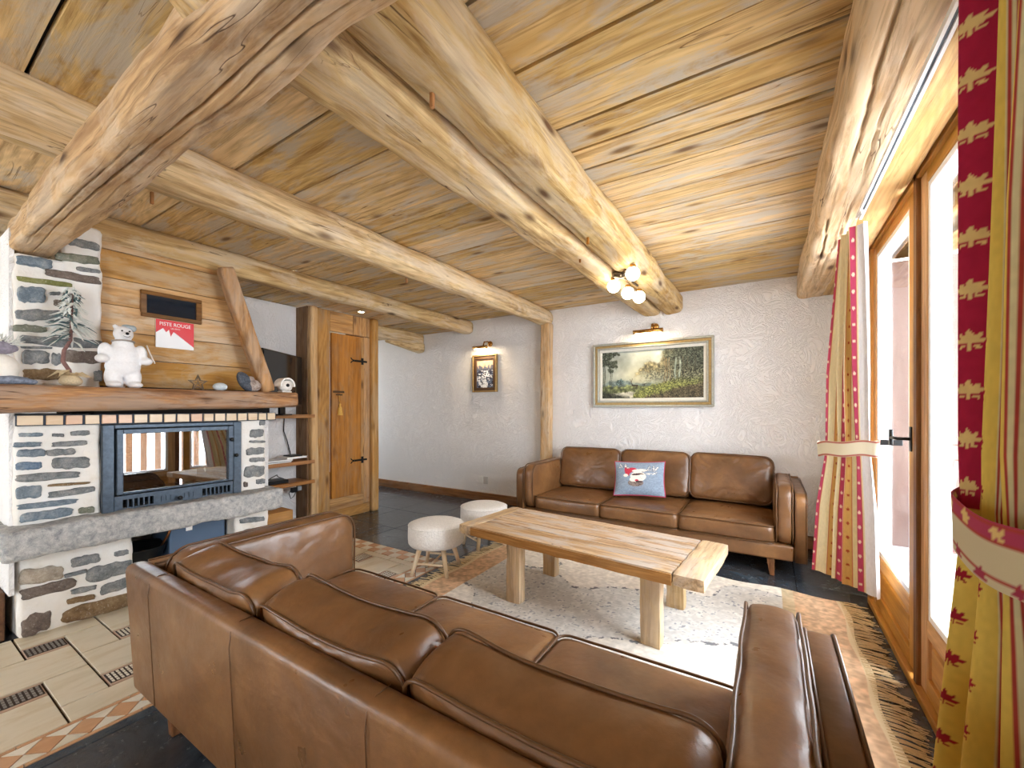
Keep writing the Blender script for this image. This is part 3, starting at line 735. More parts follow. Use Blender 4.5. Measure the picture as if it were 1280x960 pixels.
# cast iron insert
ins = box('insert_surround', -3.52, -3.47, 0.815, 0.872, 0.645, 1.195, M_iron, fp, 0.004)
box('surround_side', -3.52, -3.47, 1.545, 1.602, 0.645, 1.195, M_iron, ins, 0.004)
box('surround_top', -3.52, -3.47, 0.872, 1.545, 1.170, 1.195, M_iron, ins, 0.003)
bm = bmesh.new()   # lower vent plate with slots
bm_box(bm, -3.50, -3.478, 0.872, 1.545, 0.645, 0.664); bm_box(bm, -3.50, -3.478, 0.872, 1.545, 0.716, 0.742)
bm_box(bm, -3.50, -3.478, 1.072, 1.345, 0.664, 0.716); bm_box(bm, -3.50, -3.478, 0.872, 0.912, 0.664, 0.716); bm_box(bm, -3.50, -3.478, 1.532, 1.545, 0.664, 0.716)
for k in range(6): bm_box(bm, -3.50, -3.476, 0.937+0.0265*k-0.004, 0.937+0.0265*k+0.004, 0.664, 0.716)
for k in range(7): bm_box(bm, -3.50, -3.476, 1.37+0.0265*k-0.004, 1.37+0.0265*k+0.004, 0.664, 0.716)
for y in (1.11, 1.135, 1.16, 1.24, 1.265, 1.29): bm_box(bm, -3.48, -3.473, y-0.003, y+0.003, 0.672, 0.706)
from_bm('vent_plate', bm, M_iron, ins)
bm = bmesh.new()
bm_box(bm, -3.50, -3.455, 0.878, 0.910, 0.752, 1.165); bm_box(bm, -3.50, -3.455, 1.506, 1.540, 0.752, 1.165)
bm_box(bm, -3.50, -3.455, 0.910, 1.506, 1.135, 1.165); bm_box(bm, -3.50, -3.455, 0.910, 1.506, 0.752, 0.764)
bmesh.ops.bevel(bm, geom=list(bm.edges), offset=0.003, segments=1, affect='EDGES')
dr = from_bm('fire_door', bm, M_iron, fp)
box('glass_panel', -3.478, -3.474, 0.908, 1.508, 0.762, 1.137, glass_pane('coated_fire_glass', 0.22, (0.75, 0.78, 0.8, 1)), dr)
for (y, z) in ((1.524, 1.062), (1.555, 0.941), (1.2, 0.681)):
    lathe('knob', [(0.004, 0), (0.006, 0.012), (0.013, 0.018), (0.015, 0.028), (0.008, 0.036)], M_black, dr, 12, (-3.468, y, z), 'x')
# firebox interior
FI = stone('sooty_firebrick', '#25221f', '#3d3935', '#5b554e')
for (a) in ((-4.25, -3.52, 0.80, 0.83, 0.65, 1.20), (-4.25, -3.52, 1.59, 1.62, 0.65, 1.20), (-4.28, -4.22, 0.82, 1.60, 0.65, 1.20), (-4.25, -3.52, 0.82, 1.60, 1.18, 1.205), (-4.25, -3.52, 0.82, 1.60, 0.65, 0.675)):
    box('firebrick_lining', *a, FI, fp)
for k in range(9):
    y = 0.93+0.068*k; box('grate_bar', -3.95, -3.60, y, y+0.02, 0.70, 0.715, M_iron, fp, 0.003)
# mantel
log('mantel_beam', (-3.435, 0.02, 1.338), (-3.42, 1.95, 1.372), 0.098, 0.078, wood('Y', '#bd8c5c', '#8f6340', '#44281a', '#ab9684', 0.6, 0.9, 0.6, 1.2, 1.0, 'mantel'), 51.0, 'thick brown hewn wooden mantel beam above the fire', square=0.85, lump=0.08, n=72, m=120, flat=(1.85, 0.80), cat='mantel',
    cracks=((0.1, .05, .8, .05, .012), (3.0, .1, .9, .05, .012)), top=1.425)
log('brace_log', (-3.46, 1.785, 1.43), (-3.50, 1.50, 2.36), 0.052, 0.052, wood('Z', '#c69660', '#a87a48', '#5b3b20', '#b3a391', 0.5, 0.5, 0.7, 1.0, 0.8, 'brace'), 61.0, 'slanting wooden brace from mantel up to ceiling log beside the plank hood', square=0.5, n=32, m=60, cat='beam')
# alcove things
pan = empty('frying_pan', 'black iron pan with long handle standing in the alcove under the hearth slab', 'pan', (-3.75, 1.06, 0.20))
lathe('bowl', [(0.05, 0.0), (0.13, 0.03), (0.16, 0.13), (0.165, 0.135), (0.15, 0.125), (0.04, 0.02)], M_black, pan, 24)
tube('handle', [(0.10, 0.10, 0.12), (0.13, 0.13, 0.2), (0.15, 0.15, 0.27)], 0.008, plain('copper', '#8a5836', 0.35, 0.9), pan)
tag(box('trivet_block', -3.95, -3.6, 0.992, 1.14, 0.0, 0.197, M_mortar, None, 0.01), 'low white masonry block under the black pan', 'block')
bb = empty('fire_box', 'blue grey metal bin with small white sticker under the hearth slab', 'bin', (-3.80, 1.38, 0))
box('body', -0.2, 0.14, -0.17, 0.19, 0.0, 0.47, plain('blue_grey_metal', '#4b6079', 0.4, 0.3), bb, 0.01, 2)
box('sticker', 0.141, 0.143, -0.07, -0.03, 0.39, 0.43, M_white, bb)
tag(box('log_chest', -4.3, -3.62, 0.38, 0.455, 0.0, 0.27, wood('X', '#7a5a44', '#634430', '#33211a', '#8d7a66', 0.1, 0.3, 0.6), None, 0.005), 'dark brown wooden plinth at the left foot of the chimney', 'plinth')

# ------------------------------------------------------------------ recess: shelves, television, things
MSH = wood('Y', '#b98048', '#9c6635', '#5a371b', '#a58c72', 0.2, 0.5, 0.5, 0.9, 0.2, 'shelf')
for (z, y0, lab) in ((1.198, 1.866, 'top wooden shelf of the recess level with the brick course'), (0.706, 1.80, 'middle wooden shelf of the recess with the books'), (0.492, 1.80, 'lowest wooden shelf of the recess with the black box')):
    if y0 < 1.86: y0 = 1.87
    o = box('shelf', -4.49, -4.19, y0, 2.625, z-0.0, z+0.03, MSH, None, 0.005, 2); tag(o, lab, 'shelf')
    box('edge_strip', -4.195, -4.17, y0, 2.66, z-0.004, z+0.034, MSH, o, 0.006, 2)
tv = empty('television', 'flat black television standing at an angle in the recess', 'television', (-4.10, 2.27, 1.228), math.atan2(0.84, -0.545))
box('screen_panel', -0.36, 0.36, -0.012, 0.03, 0.11, 0.62, plain('black_plastic', '#141416', 0.25), tv, 0.006, 2)
t = NT('tv_glass'); t.out(srgb('#16181c'), 0.08, spec=0.7); box('screen', -0.345, 0.335, -0.016, -0.010, 0.13, 0.605, t.m, tv)
box('stand', -0.05, 0.05, 0.0, 0.02, 0.0, 0.13, M_black, tv); box('stand_foot', -0.09, 0.09, -0.05, 0.07, 0.0, 0.012, M_black, tv, 0.004)
bk = [(-4.42, -4.20, 2.14, 2.42, 0.737, 0.752, '#3c3d42', 'dark grey magazine at the bottom of the pile on the middle shelf', 0.05), (-4.41, -4.21, 2.16, 2.44, 0.753, 0.767, '#e8e6e4', 'white book lying on the grey magazine on the shelf', -0.04), (-4.42, -4.22, 2.38, 2.60, 0.768, 0.786, '#ecebe8', 'white book on top of the pile nearest the cupboard', 0.02)]
for (a, b_, c_, d_, e, f, col, lab, rz) in bk:
    o = empty('book', lab, 'book', ((a+b_)/2, (c_+d_)/2, e), rz, 'books on the recess shelf')
    w, l, h = (b_-a)/2, (d_-c_)/2, f-e
    cm = plain('book_cover', col, 0.5)
    box('cover', -w, w, -l, l, 0, 0.002, cm, o); box('cover', -w, w, -l, l, h-0.002, h, cm, o); box('pages', -w+0.004, w-0.004, -l+0.003, l-0.003, 0.002, h-0.002, M_white, o)
tag(box('tablet', -4.40, -4.24, 2.44, 2.56, 0.787, 0.799, M_black, None, 0.003), 'small black device lying on the uppermost book', 'device')
st = empty('media_box', 'low black electronic box with cables on the lowest shelf', 'device', (-4.33, 2.25, 0.523))
box('case', -0.09, 0.09, -0.16, 0.16, 0, 0.035, M_black, st, 0.004)
tube('cable', [(0.05, -0.05, 0.035), (0.07, 0.0, 0.075), (0.05, 0.06, 0.09), (0.0, 0.10, 0.06), (0.02, 0.15, 0.035)], 0.004, M_black, st)
tag(tube('hanging_cable', [(-4.485, 2.50, 1.195), (-4.48, 2.49, 1.05), (-4.47, 2.52, 0.95), (-4.48, 2.56, 0.82), (-4.48, 2.57, 0.745)], 0.005, M_black), 'black cable hanging down the recess wall below the top shelf', 'cable')
pl = empty('plug_cluster', 'black plugs and looped cable hanging under the lowest shelf', 'plug', (-4.30, 2.50, 0.40))
box('plug', -0.02, 0.02, -0.03, 0.03, 0.0, 0.05, M_black, pl, 0.006, 2); box('plug', -0.02, 0.015, 0.035, 0.08, 0.01, 0.06, plain('grey_plug', '#8c9096', 0.4), pl, 0.006, 2)
tube('cable', [(0, -0.03, 0.03), (0.01, -0.06, 0.0), (0.01, -0.04, -0.06), (0, 0.0, -0.04), (0, 0.03, 0.02), (0, 0.04, 0.09)], 0.004, M_black, pl)
tag(box('wooden_crate', -4.4, -3.9, 1.93, 2.26, 0.0, 0.32, wood('Y', '#d3a36f', '#c0905c', '#7a5330', '#b7a08c', 0.1, 0.4, 0.6), None, 0.005), 'plain pale wooden box on the floor below the recess shelves', 'box')
# wooden dark side seen behind: cupboard
cb = empty('cupboard', 'tall built-in rustic wooden cupboard with one plank door beside the recess', 'cupboard', (-4.27, 3.10, 0))
MC = wood('Z', '#c99a60', '#aa7a44', '#573820', '#a58f74', 0.5, 0.8, 0.7, 1.0, 0.5, 'cupboard')
MCd = wood('Z', '#c68a4a', '#a96f36', '#5a371c', '#9b8266', 0.4, 0.5, 0.6, 0.9, 0.3, 'cupboard_door')
MCy = wood('Y', '#cda069', '#ae8050', '#5a3a20', '#a58f74', 0.4, 0.6, 0.7, 1.0, 0.3, 'cupboard_rail')
def L(y): return y-3.10
log('front_post', (0.0, L(2.70), 0.0), (0.0, L(2.69), 2.42), 0.042, 0.042, wood('Z', '#dfb883', '#c99c64', '#6d4a29', '#c7b59c', 0.3, 0.7, 0.7, 0.9, 0.4, 'post'), 71.0, None, square=0.8, n=28, m=80, lump=0.10, parent=cb)
box('side_board', -0.58, -0.02, L(2.64), L(2.665), 0, 2.42, wood('Z', '#8b6a48', '#6f5136', '#3b2817', '#8d7a66', 0.4, 0.5, 0.8), cb)
box('stile', -0.03, 0.005, L(2.735), L(2.90), 0.12, 2.42, MC, cb, 0.004)
box('top_board', -0.03, 0.0, L(2.905), L(3.215), 2.185, 2.42, MCy, cb, 0.004); box('top_board', -0.03, 0.003, L(3.22), L(3.455), 2.185, 2.42, MC, cb, 0.004)
box('stile', -0.03, 0.0, L(3.365), L(3.46), 0.12, 2.18, MC, cb, 0.004)
log('front_post', (0.0, L(3.515), 0.0), (0.0, L(3.512), 2.42), 0.05, 0.05, wood('Z', '#d8ae78', '#c4965e', '#6d4a29', '#c7b59c', 0.3, 0.8, 0.7, 0.9, 0.3, 'post2'), 75.0, None, square=0.85, n=28, m=80, lump=0.05, parent=cb)
box('side_board', -0.58, -0.04, L(3.53), L(3.56), 0, 2.42, MC, cb)
box('bottom_rail', -0.03, 0.004, L(2.735), L(3.46), 0.0, 0.115, MCy, cb, 0.004)
box('bottom_rail', -0.03, 0.006, L(2.90), L(3.365), 0.115, 0.25, MCy, cb, 0.004)
d = box('door', -0.02, 0.022, L(2.915), L(3.315), 0.255, 2.165, MCd, cb, 0.004)
box('door_board', -0.018, 0.018, L(3.318), L(3.362), 0.255, 2.165, MC, cb, 0.004)
for z in (1.872, 0.664):
    h = box('hinge', 0.020, 0.027, L(3.19), L(3.40), z-0.012, z+0.012, M_black, d, 0.003)
    box('hinge_plate', 0.018, 0.03, L(3.315), L(3.345), z-0.04, z+0.04, M_black, h, 0.002)
    for s_ in (-1, 1): tube('hinge_tip', [(0.024, L(3.22), z), (0.024, L(3.18), z+s_*0.012), (0.024, L(3.165), z+s_*0.03)], 0.006, M_black, h)
h = box('handle', 0.022, 0.032, L(2.925), L(3.075), 1.475, 1.50, plain('old_bronze', '#5c4630', 0.4, 0.7), d, 0.004)
box('handle_bail', 0.03, 0.045, L(2.96), L(3.04), 1.445, 1.462, h.data.materials[0], h, 0.003)
ts = empty('key_tassel', 'yellow tassel hanging by a cord from the cupboard door handle', 'tassel', (-4.235, 3.01, 1.46))
MT = plain('gold_thread', '#d9a850', 0.7, 0, 0.5, 120, 0.2)
tube('cord', [(0, -0.01, 0.0), (0.004, -0.012, -0.06), (0.002, 0.0, -0.11)], 0.003, MT, ts)
lathe('knot', [(0.004, 0), (0.012, -0.008), (0.014, -0.018), (0.008, -0.028)], MT, ts, 12, (0, 0, -0.105))
lathe('skirt', [(0.010, 0), (0.022, -0.03), (0.032, -0.11), (0.030, -0.115)], MT, ts, 16, (0, 0, -0.13))
dl = empty('downlight', 'small round recessed spotlight in the low ceiling above the cupboard', 'lamp', (-4.05, 3.16, 2.428))
bm = bmesh.new(); bm_lathe(bm, [(0.045, 0.002), (0.045, -0.006), (0.034, -0.008), (0.033, -0.002)], 24); from_bm('rim', bm, M_white, dl, True)
lathe('bulb', [(0.001, -0.004), (0.032, -0.0035), (0.032, -0.0015)], emis('warm_bulb', '#ffe2b0', 12), dl, 20)

# ------------------------------------------------------------------ mantel ornaments (mantel top z = 1.425)
MT_Z = 1.424
br = empty('polar_bear', 'white plush-like polar bear figurine standing upright on the mantel', 'figurine', (-3.37, 0.885, MT_Z), R(90))
# local frame: +y is turned to the room's -x, so face looks along -y
MBear = plain('white_glitter', '#eeeef0', 0.75, 0, 0.5, 90, 0.05)
body = [((0,0,0.19),(0.082,0.062,0.085),0), ((0,0,0.13),(0.085,0.064,0.06),0), ((0,0.0,0.262),(0.052,0.045,0.045),0),
        ((-0.046,0,0.065),(0.042,0.042,0.07),0), ((0.046,0,0.065),(0.042,0.042,0.07),0), ((-0.05,-0.03,0.018),(0.036,0.05,0.02),0), ((0.05,-0.03,0.018),(0.036,0.05,0.02),0),
        ((0,-0.005,0.330),(0.048,0.045,0.048),0), ((0,-0.045,0.320),(0.024,0.028,0.019),0), ((-0.036,0.0,0.372),(0.014,0.010,0.014),0), ((0.036,0.0,0.372),(0.014,0.010,0.014),0),
        ((-0.082,-0.005,0.215),(0.034,0.034,0.055),0), ((0.082,-0.005,0.215),(0.034,0.034,0.055),0), ((-0.102,-0.03,0.170),(0.032,0.040,0.026),0), ((0.102,-0.03,0.170),(0.032,0.040,0.026),0), ((0,0.03,0.03),(0.02,0.02,0.05),0)]
blob('body', body, MBear, br, 0.0055)
for s_ in (-1, 1): lathe('eye', [(0.001, -0.003), (0.005, 0), (0.001, 0.003)], M_black, br, 8, (s_*0.017, -0.049, 0.344), 'y')
lathe('nose', [(0.001, -0.006), (0.009, -0.002), (0.006, 0.004)], M_black, br, 10, (0, -0.073, 0.326), 'y')
tube('mouth', [(-0.016, -0.064, 0.312), (-0.006, -0.071, 0.307), (0.006, -0.071, 0.307), (0.016, -0.064, 0.312)], 0.0015, M_black, br, 6)
tube('collar', [(0.050*math.cos(a), 0.045*math.sin(a)-0.003, 0.282-0.006*math.sin(a)) for a in np.linspace(0, 2*math.pi, 24)[:-1]], 0.0055, plain('silver_cord', '#a49a90', 0.4, 0.3), br, 6, True)
blob('hat', [((0.02,0.0,0.378),(0.030,0.028,0.014),0), ((0.045,0.0,0.370),(0.02,0.018,0.022),0.3)], plain('silver_grey_knit', '#9fa9ad', 0.7, 0, 0.5, 80, 0.1), br, 0.005)
tube('staff', [(0.10, -0.045, 0.27), (0.115, -0.05, 0.22), (0.135, -0.055, 0.165), (0.138, -0.055, 0.158)], 0.004, plain('pale_stick', '#d9cfc4', 0.7), br, 6)
# snowy fir
tr = empty('snowy_fir_tree', 'small frosted artificial fir tree in a burlap sack on the mantel', 'ornament', (-3.37, 0.66, MT_Z))
MBurlap = plain('burlap', '#cdbb9a', 0.9, 0, 0.7, 150, 0.15); MFrost = plain('frosted_needles', '#d8dbd6', 0.8, 0, 0.5, 80, 0.1); MNeedle = plain('blue_green_needles', '#4c6669', 0.8, 0, 0.3, 80, 0.2)
blob('sack', [((0,0,0.028),(0.055,0.050,0.03),0), ((0,0,0.045),(0.045,0.042,0.022),0)], MBurlap, tr, 0.006, 0, 0.003)
bm = bmesh.new()
for k in range(9):
    a = k*2*math.pi/9; r = 0.045; ln = 0.065 + 0.02*random.random()
    c, s_ = math.cos(a), math.sin(a)
    p = [Vector((c*0.012, s_*0.012, 0.062)), Vector((c*r - s_*0.022, s_*r + c*0.022, 0.072+random.uniform(0,.02))), Vector((c*(r+ln*0.6), s_*(r+ln*0.6), 0.052+random.uniform(-.01,.01))), Vector((c*r + s_*0.022, s_*r - c*0.022, 0.070+random.uniform(0,.02)))]
    vs = [bm.verts.new(q) for q in p]; bm.faces.new(vs)
    vs = [bm.verts.new(q - Vector((0,0,0.002))) for q in p[::-1]]; bm.faces.new(vs)
o = from_bm('dried_leaves', bm, plain('cream_leaf', '#dccaa5', 0.8, 0, 0.4, 60, 0.15), tr)
tube('trunk', [(0,0,0.04), (0.0,-0.005,0.09), (0.0,-0.03,0.14), (0.0,-0.025,0.20), (0,0.0,0.26), (0,0.01,0.52)], [0.011,0.010,0.010,0.009,0.008,0.003], plain('reddish_bark', '#7b5a55', 0.8, 0, 0.5, 60, 0.2), tr)
bm = bmesh.new(); bm2 = bmesh.new()
for k in range(170):
    h_ = random.random() ** 0.8; z = 0.26 + 0.30*h_; r = 0.105*(1-h_)+0.025; a = random.uniform(0, 2*math.pi)
    d = Vector((math.cos(a), math.sin(a), random.uniform(-0.55, 0.1))); p0 = Vector((0, 0.005, z)); 
    pts = [p0 + d*0.01, p0 + d*r*0.55 + Vector((0,0,0.006)), p0 + d*r + Vector((random.uniform(-.015,.015), random.uniform(-.015,.015), -0.014))]
    bm_tube(bm if random.random() < 0.72 else bm2, pts, [0.003, 0.0075, 0.002], 5, flat=0.5)
from_bm('frosted_sprigs', bm, MFrost, tr)['kind'] = 'stuff'; from_bm('green_sprigs', bm2, MNeedle, tr)['kind'] = 'stuff'
# white bird-like ornament at the left edge
wi = empty('winter_figurine', 'round white figurine with mauve grey plush hat, left end of the mantel', 'figurine', (-3.37, 0.40, MT_Z))
blob('body', [((0,0,0.085),(0.07,0.075,0.075),0), ((0,0.0,0.05),(0.06,0.07,0.05),0)], plain('warm_white_plush', '#efece4', 0.8, 0, 0.3, 60, 0.03), wi, 0.006)
blob('hat', [((0.0,-0.02,0.175),(0.05,0.085,0.03),0.15), ((0.0,0.02,0.200),(0.04,0.055,0.022),-0.3), ((0,-0.05,0.15),(0.05,0.05,0.03),0)], plain('mauve_grey_felt', '#8d8795', 0.85, 0, 0.6, 50, 0.3), wi, 0.006, 3, 0.006)
blob('fur_base', [((0.03,0.03,0.02),(0.05,0.085,0.025),0), ((0.03,0.10,0.014),(0.03,0.035,0.016),0), ((0.02,-0.06,0.03),(0.05,0.05,0.03),0)], plain('grey_fur', '#7c8596', 0.9, 0, 0.8, 70, 0.45), wi, 0.005, 5, 0.006, 40)
bm = bmesh.new()
for k in range(60):
    a = random.uniform(-0.6, 2.6); p = Vector((random.uniform(-0.02, 0.03), random.uniform(-0.05, 0.05), 0.205))
    d = Vector((0, math.cos(a), abs(math.sin(a))*0.7)); bm_tube(bm, [p, p + d*0.04, p + d*random.uniform(0.06, 0.10)], [0.0025, 0.003, 0.001], 4)
from_bm('white_feathers', bm, MFrost, wi)['kind'] = 'stuff'
# star, pebble, rock, birdhouse
sr = empty('wicker_star', 'small brown twig star leaning on the plank hood', 'ornament', (-3.40, 1.287, MT_Z), 0)
ptsS = [Vector((0.0, math.sin(R(36*k))*(0.058 if k % 2 == 0 else 0.024), 0.050 + math.cos(R(36*k))*(0.058 if k % 2 == 0 else 0.024))) for k in range(10)]
MTw = plain('brown_twig', '#7d6a55', 0.8, 0, 0.5, 90, 0.3)
for off in (0, 0.008): tube('twig_outline', [p + Vector((off, 0, 0)) for p in ptsS], 0.0045, MTw, sr, 6, True)
for k in range(0, 10, 2): tube('twig_spoke', [ptsS[k], Vector((0.004, 0, 0.05))], 0.003, MTw, sr, 6)
tag(blob('white_pebble', [((-3.38,1.417,MT_Z+0.03),(0.035,0.048,0.03),0)], plain('chalky_pale_blue', '#c9d3d8', 0.8, 0, 0.7, 60, 0.08), None, 0.005, 2, 0.0), 'small pale blue white sea urchin shell beside the star', 'shell')
rk = empty('rock_crystal', 'dark grey split rock with rough mineral face leaning near the brace', 'rock', (-3.36, 1.60, MT_Z))
blob('rock', [((-0.01,-0.02,0.075),(0.035,0.045,0.085),0.55), ((0,0.02,0.04),(0.04,0.06,0.04),0)], stone('dark_rock', '#363b44', '#555b66', '#737883', 25), rk, 0.006, 3, 0.004)
blob('mineral_face', [((0.01,0.035,0.045),(0.035,0.05,0.045),0.2), ((0.0,0.02,0.09),(0.02,0.025,0.03),0)], stone('rough_mineral', '#6c5148', '#a99b92', '#d1c9c1', 35), rk, 0.005, 7, 0.008, 50)
bh = empty('birdhouse', 'small white weathered birdhouse with arched roof, right end of the mantel', 'ornament', (-3.37, 1.885, MT_Z), 0)
lathe('body', [(0.001,-0.045),(0.045,-0.045),(0.045,0.03),(0.001,0.03)], plain('white_bark', '#e2ddd6', 0.85, 0, 0.8, 40, 0.1), bh, 24, (0.0, 0, 0.055), 'x')
bm = bmesh.new(); n = 14
for k in range(n+1):
    a = math.pi*(-0.05 + 1.1*k/n); 
    for (x, r) in ((-0.06, 0.050), (0.045, 0.050), (0.045, 0.060), (-0.06, 0.060)): bm.verts.new((x, math.cos(a)*r, 0.060+math.sin(a)*r*1.05))
bm.verts.ensure_lookup_table()
for k in range(n):
    for q in range(4): bm.faces.new([bm.verts[k*4+q], bm.verts[k*4+(q+1)%4], bm.verts[(k+1)*4+(q+1)%4], bm.verts[(k+1)*4+q]])
bmesh.ops.recalc_face_normals(bm, faces=bm.faces); from_bm('roof', bm, plain('white_roof', '#f0ede8', 0.8, 0, 0.7, 40, 0.05), bh)
box('base_foot', -0.045, 0.03, -0.04, 0.04, 0.0, 0.016, plain('white_base', '#dcd7cf', 0.85, 0, 0.5, 40, 0.1), bh, 0.004)
lathe('hole', [(0.001, 0), (0.014, 0.001), (0.014, 0.003)], M_black, bh, 16, (0.030, 0.005, 0.062), 'x')

# sign plate with a mountain
V_flat = vcol('printed_enamel', 0.3)
def seg_mask(U, V, pts, w):
    m = np.zeros(U.shape, bool)
    for (x0, y0), (x1, y1) in zip(pts, pts[1:]):
        dx, dy = x1-x0, y1-y0; t = np.clip(((U-x0)*dx+(V-y0)*dy)/max(dx*dx+dy*dy, 1e-9), 0, 1)
        m |= (U-x0-t*dx)**2 + (V-y0-t*dy)**2 < w*w
    return m
def sign_col(U, V):
    c = np.tile(hexf('#d8353d'), (U.size, 1))
    ridge = np.interp(U, [0, .18, .26, .33, .38, .45, .51, 1.0], [.52, .70, .56, .66, .42, .60, .55, .10])
    c[V < ridge] = hexf('#eff0f2'); return c
sg = empty('piste_sign', 'red and white enamel plaque with mountain and writing on the plank hood', 'sign', (-3.612, 1.228, 1.822), 0)
print_grid('plaque_face', 120, 100, lambda U, V: np.stack([0.0085+0*U, (U-0.5)*0.222, (V-0.5)*0.195], 1), sign_col, V_flat, sg)
box('plaque', -0.005, 0.008, -0.111, 0.111, -0.0975, 0.0975, M_white, sg, 0.003)
def text(name, body, size, loc, rot, mat, parent, ext=0.0006, sx=1.0):
    cu = bpy.data.curves.new(name, 'FONT'); cu.body = body; cu.size = size; cu.align_x = 'CENTER'; cu.align_y = 'CENTER'; cu.extrude = ext
    tmp = bpy.data.objects.new(name, cu); C.objects.link(tmp); bpy.context.view_layer.update()
    me = bpy.data.meshes.new_from_object(tmp.evaluated_get(bpy.context.evaluated_depsgraph_get()))
    bpy.data.objects.remove(tmp); me.name = name
    o = link(name, me, mat, parent); o.location = loc; o.rotation_euler = rot; o.scale = (sx, 1, 1); return o
text('lettering', 'PISTE ROUGE', 0.035, (0.0095, 0.0, 0.068), (R(90), 0, R(90)), M_white, sg, 0.0008, 0.88)
text('small_lettering', 'LES ARCS', 0.013, (0.0095, 0.0, 0.041), (R(90), 0, R(90)), M_white, sg, 0.0006)

# ------------------------------------------------------------------ pictures and picture lamps
V_art = vcol('oil_paint', 0.45, 120, 0.25)
def landscape(U, V):
    n = U.size
    f1 = fbm(U*2.0, V, 6, 1, 5); f2 = fbm(U*2.0, V, 22, 2, 4); f3 = fbm(U*2, V, 60, 3, 3)
    sky = hexf('#aeb39c')[None]*(1-V[:, None]) + hexf('#9fa7a2')[None]*V[:, None]
    glow = np.exp(-((U-0.38)**2/0.03 + (V-0.45)**2/0.06))[:, None]
    c = sky*(1-glow*0.6) + hexf('#e6e0b8')[None]*glow*0.6
    c = c + (f1[:, None]-0.48)*0.25
    def put(m, col, var=0.5, k=None):
        nonlocal c
        f = (f2 if k is None else k)[:, None]; m = np.clip(m, 0, 1)[:, None]
        c = c*(1-m) + (hexf(col)[None]*(1 + (f-0.48)*var*2.2))*m
    sm = lambda x, w: 1/(1+np.exp(-x/w))
    put(sm(0.34+0.03*np.sin(U*9)+(f1-.5)*.12 - V, 0.01)*(U < 0.6), '#7d8c86', 0.5)                 # distant hills
    put(sm(0.27+(f2-.5)*.12 - V, 0.006), '#737a50', 0.8)                                            # meadow
    pond = sm(0.075-np.abs(V-0.07)-np.abs(U-0.30)*0.22+(f2-.5)*.05, 0.006); put(pond, '#c9c6b3', 0.3)
    bank = 0.12 + (U-0.34)*0.75; put(sm(np.minimum(bank, 0.45)-V+(f2-.5)*.12, 0.012)*(U > 0.33), '#858a4c', 0.8, f3)
    put(sm(0.50*(U-0.55)+0.09-V+(f2-.5)*.1, 0.012)*(U > 0.45), '#5b5340', 0.9, f3)
    put(sm(0.16-V-(U)*0.5+(f2-.5)*.1, 0.012)*(U < .3), '#33352a', 1.3, f3)
    # forest mass on the right
    edge = 0.50 + 0.16*np.sin(V*6+2) + (f1-.5)*0.35
    crown = sm(U-edge, 0.012)*sm(V-0.50+(f2-.5)*.35+0.05*(U>0.8), 0.02); put(crown*0.88, '#7a7254', 1.2, f2)
    put(sm(U-0.66-(f1-.5)*.3, 0.03)*sm(V-0.40, 0.05), '#51574a', 1.0, f3)
    put(sm(U-0.50-(f2-.5)*.3, 0.02)*sm(0.62-V, .03)*sm(V-.36, .03)*0.7, '#6f6f58', 1.3, f3)
    for (x, w, col) in ((0.645,.005,'#8a7c5e'), (0.665,.005,'#77694c'), (0.69,.004,'#94866a'), (0.745,.008,'#8d9a8c'), (0.785,.008,'#97a293'), (0.82,.005,'#6c6a55'), (0.86,.005,'#5b5a49'), (0.92,.007,'#4a4a3c')):
        put((np.abs(U-x-0.006*np.sin(V*12+x*40)) < w)*(V > bank-0.04)*(V < 0.82)*0.9, col, 0.5)
    # left trees
    for (x, w, top) in ((0.03,.004,1.0), (0.015,.003,.9), (0.09,.003,.7), (0.105,.002,.6)):
        put((np.abs(U-x-0.004*np.sin(V*15)) < w)*(V > 0.12)*(V < top)*0.95, '#3c4034', 0.3)
    for (x, y, rx, ry) in ((0.05,.93,.10,.10), (0.02,.80,.06,.10), (0.13,.95,.06,.05), (0.12,.72,.055,.10), (0.10,.60,.035,.06), (0.19,.34,.04,.07)):
        put(sm(1-((U-x)/rx)**2-((V-y)/ry)**2+(f2-.5)*2.6, 0.1)*0.92, '#444b3d' if y > .5 else '#5f7471', 1.0, f3)
    # stag
    stag = [(.315,.285),(.33,.262),(.36,.262),(.385,.262)]
    put(seg_mask(U*1.0, V*0.5, [(x, y*0.5) for x, y in [(.325,.275),(.35,.268),(.375,.268)]], .0085)*1.0, '#3a3128', 0.2)
    for l_ in ([(.33,.26),(.328,.19)], [(.342,.26),(.342,.19)], [(.366,.26),(.368,.19)], [(.378,.26),(.380,.20)], [(.325,.28),(.312,.33)], [(.312,.33),(.300,.40)], [(.312,.33),(.322,.41)], [(.45,.30),(.44,.24)], [(.43,.29),(.47,.31)]):
        put(seg_mask(U, V*0.5, [(x, y*0.5) for x, y in l_], .0028)*1.0, '#3a3128', 0.2)
    return np.clip(c, 0.02, 1)
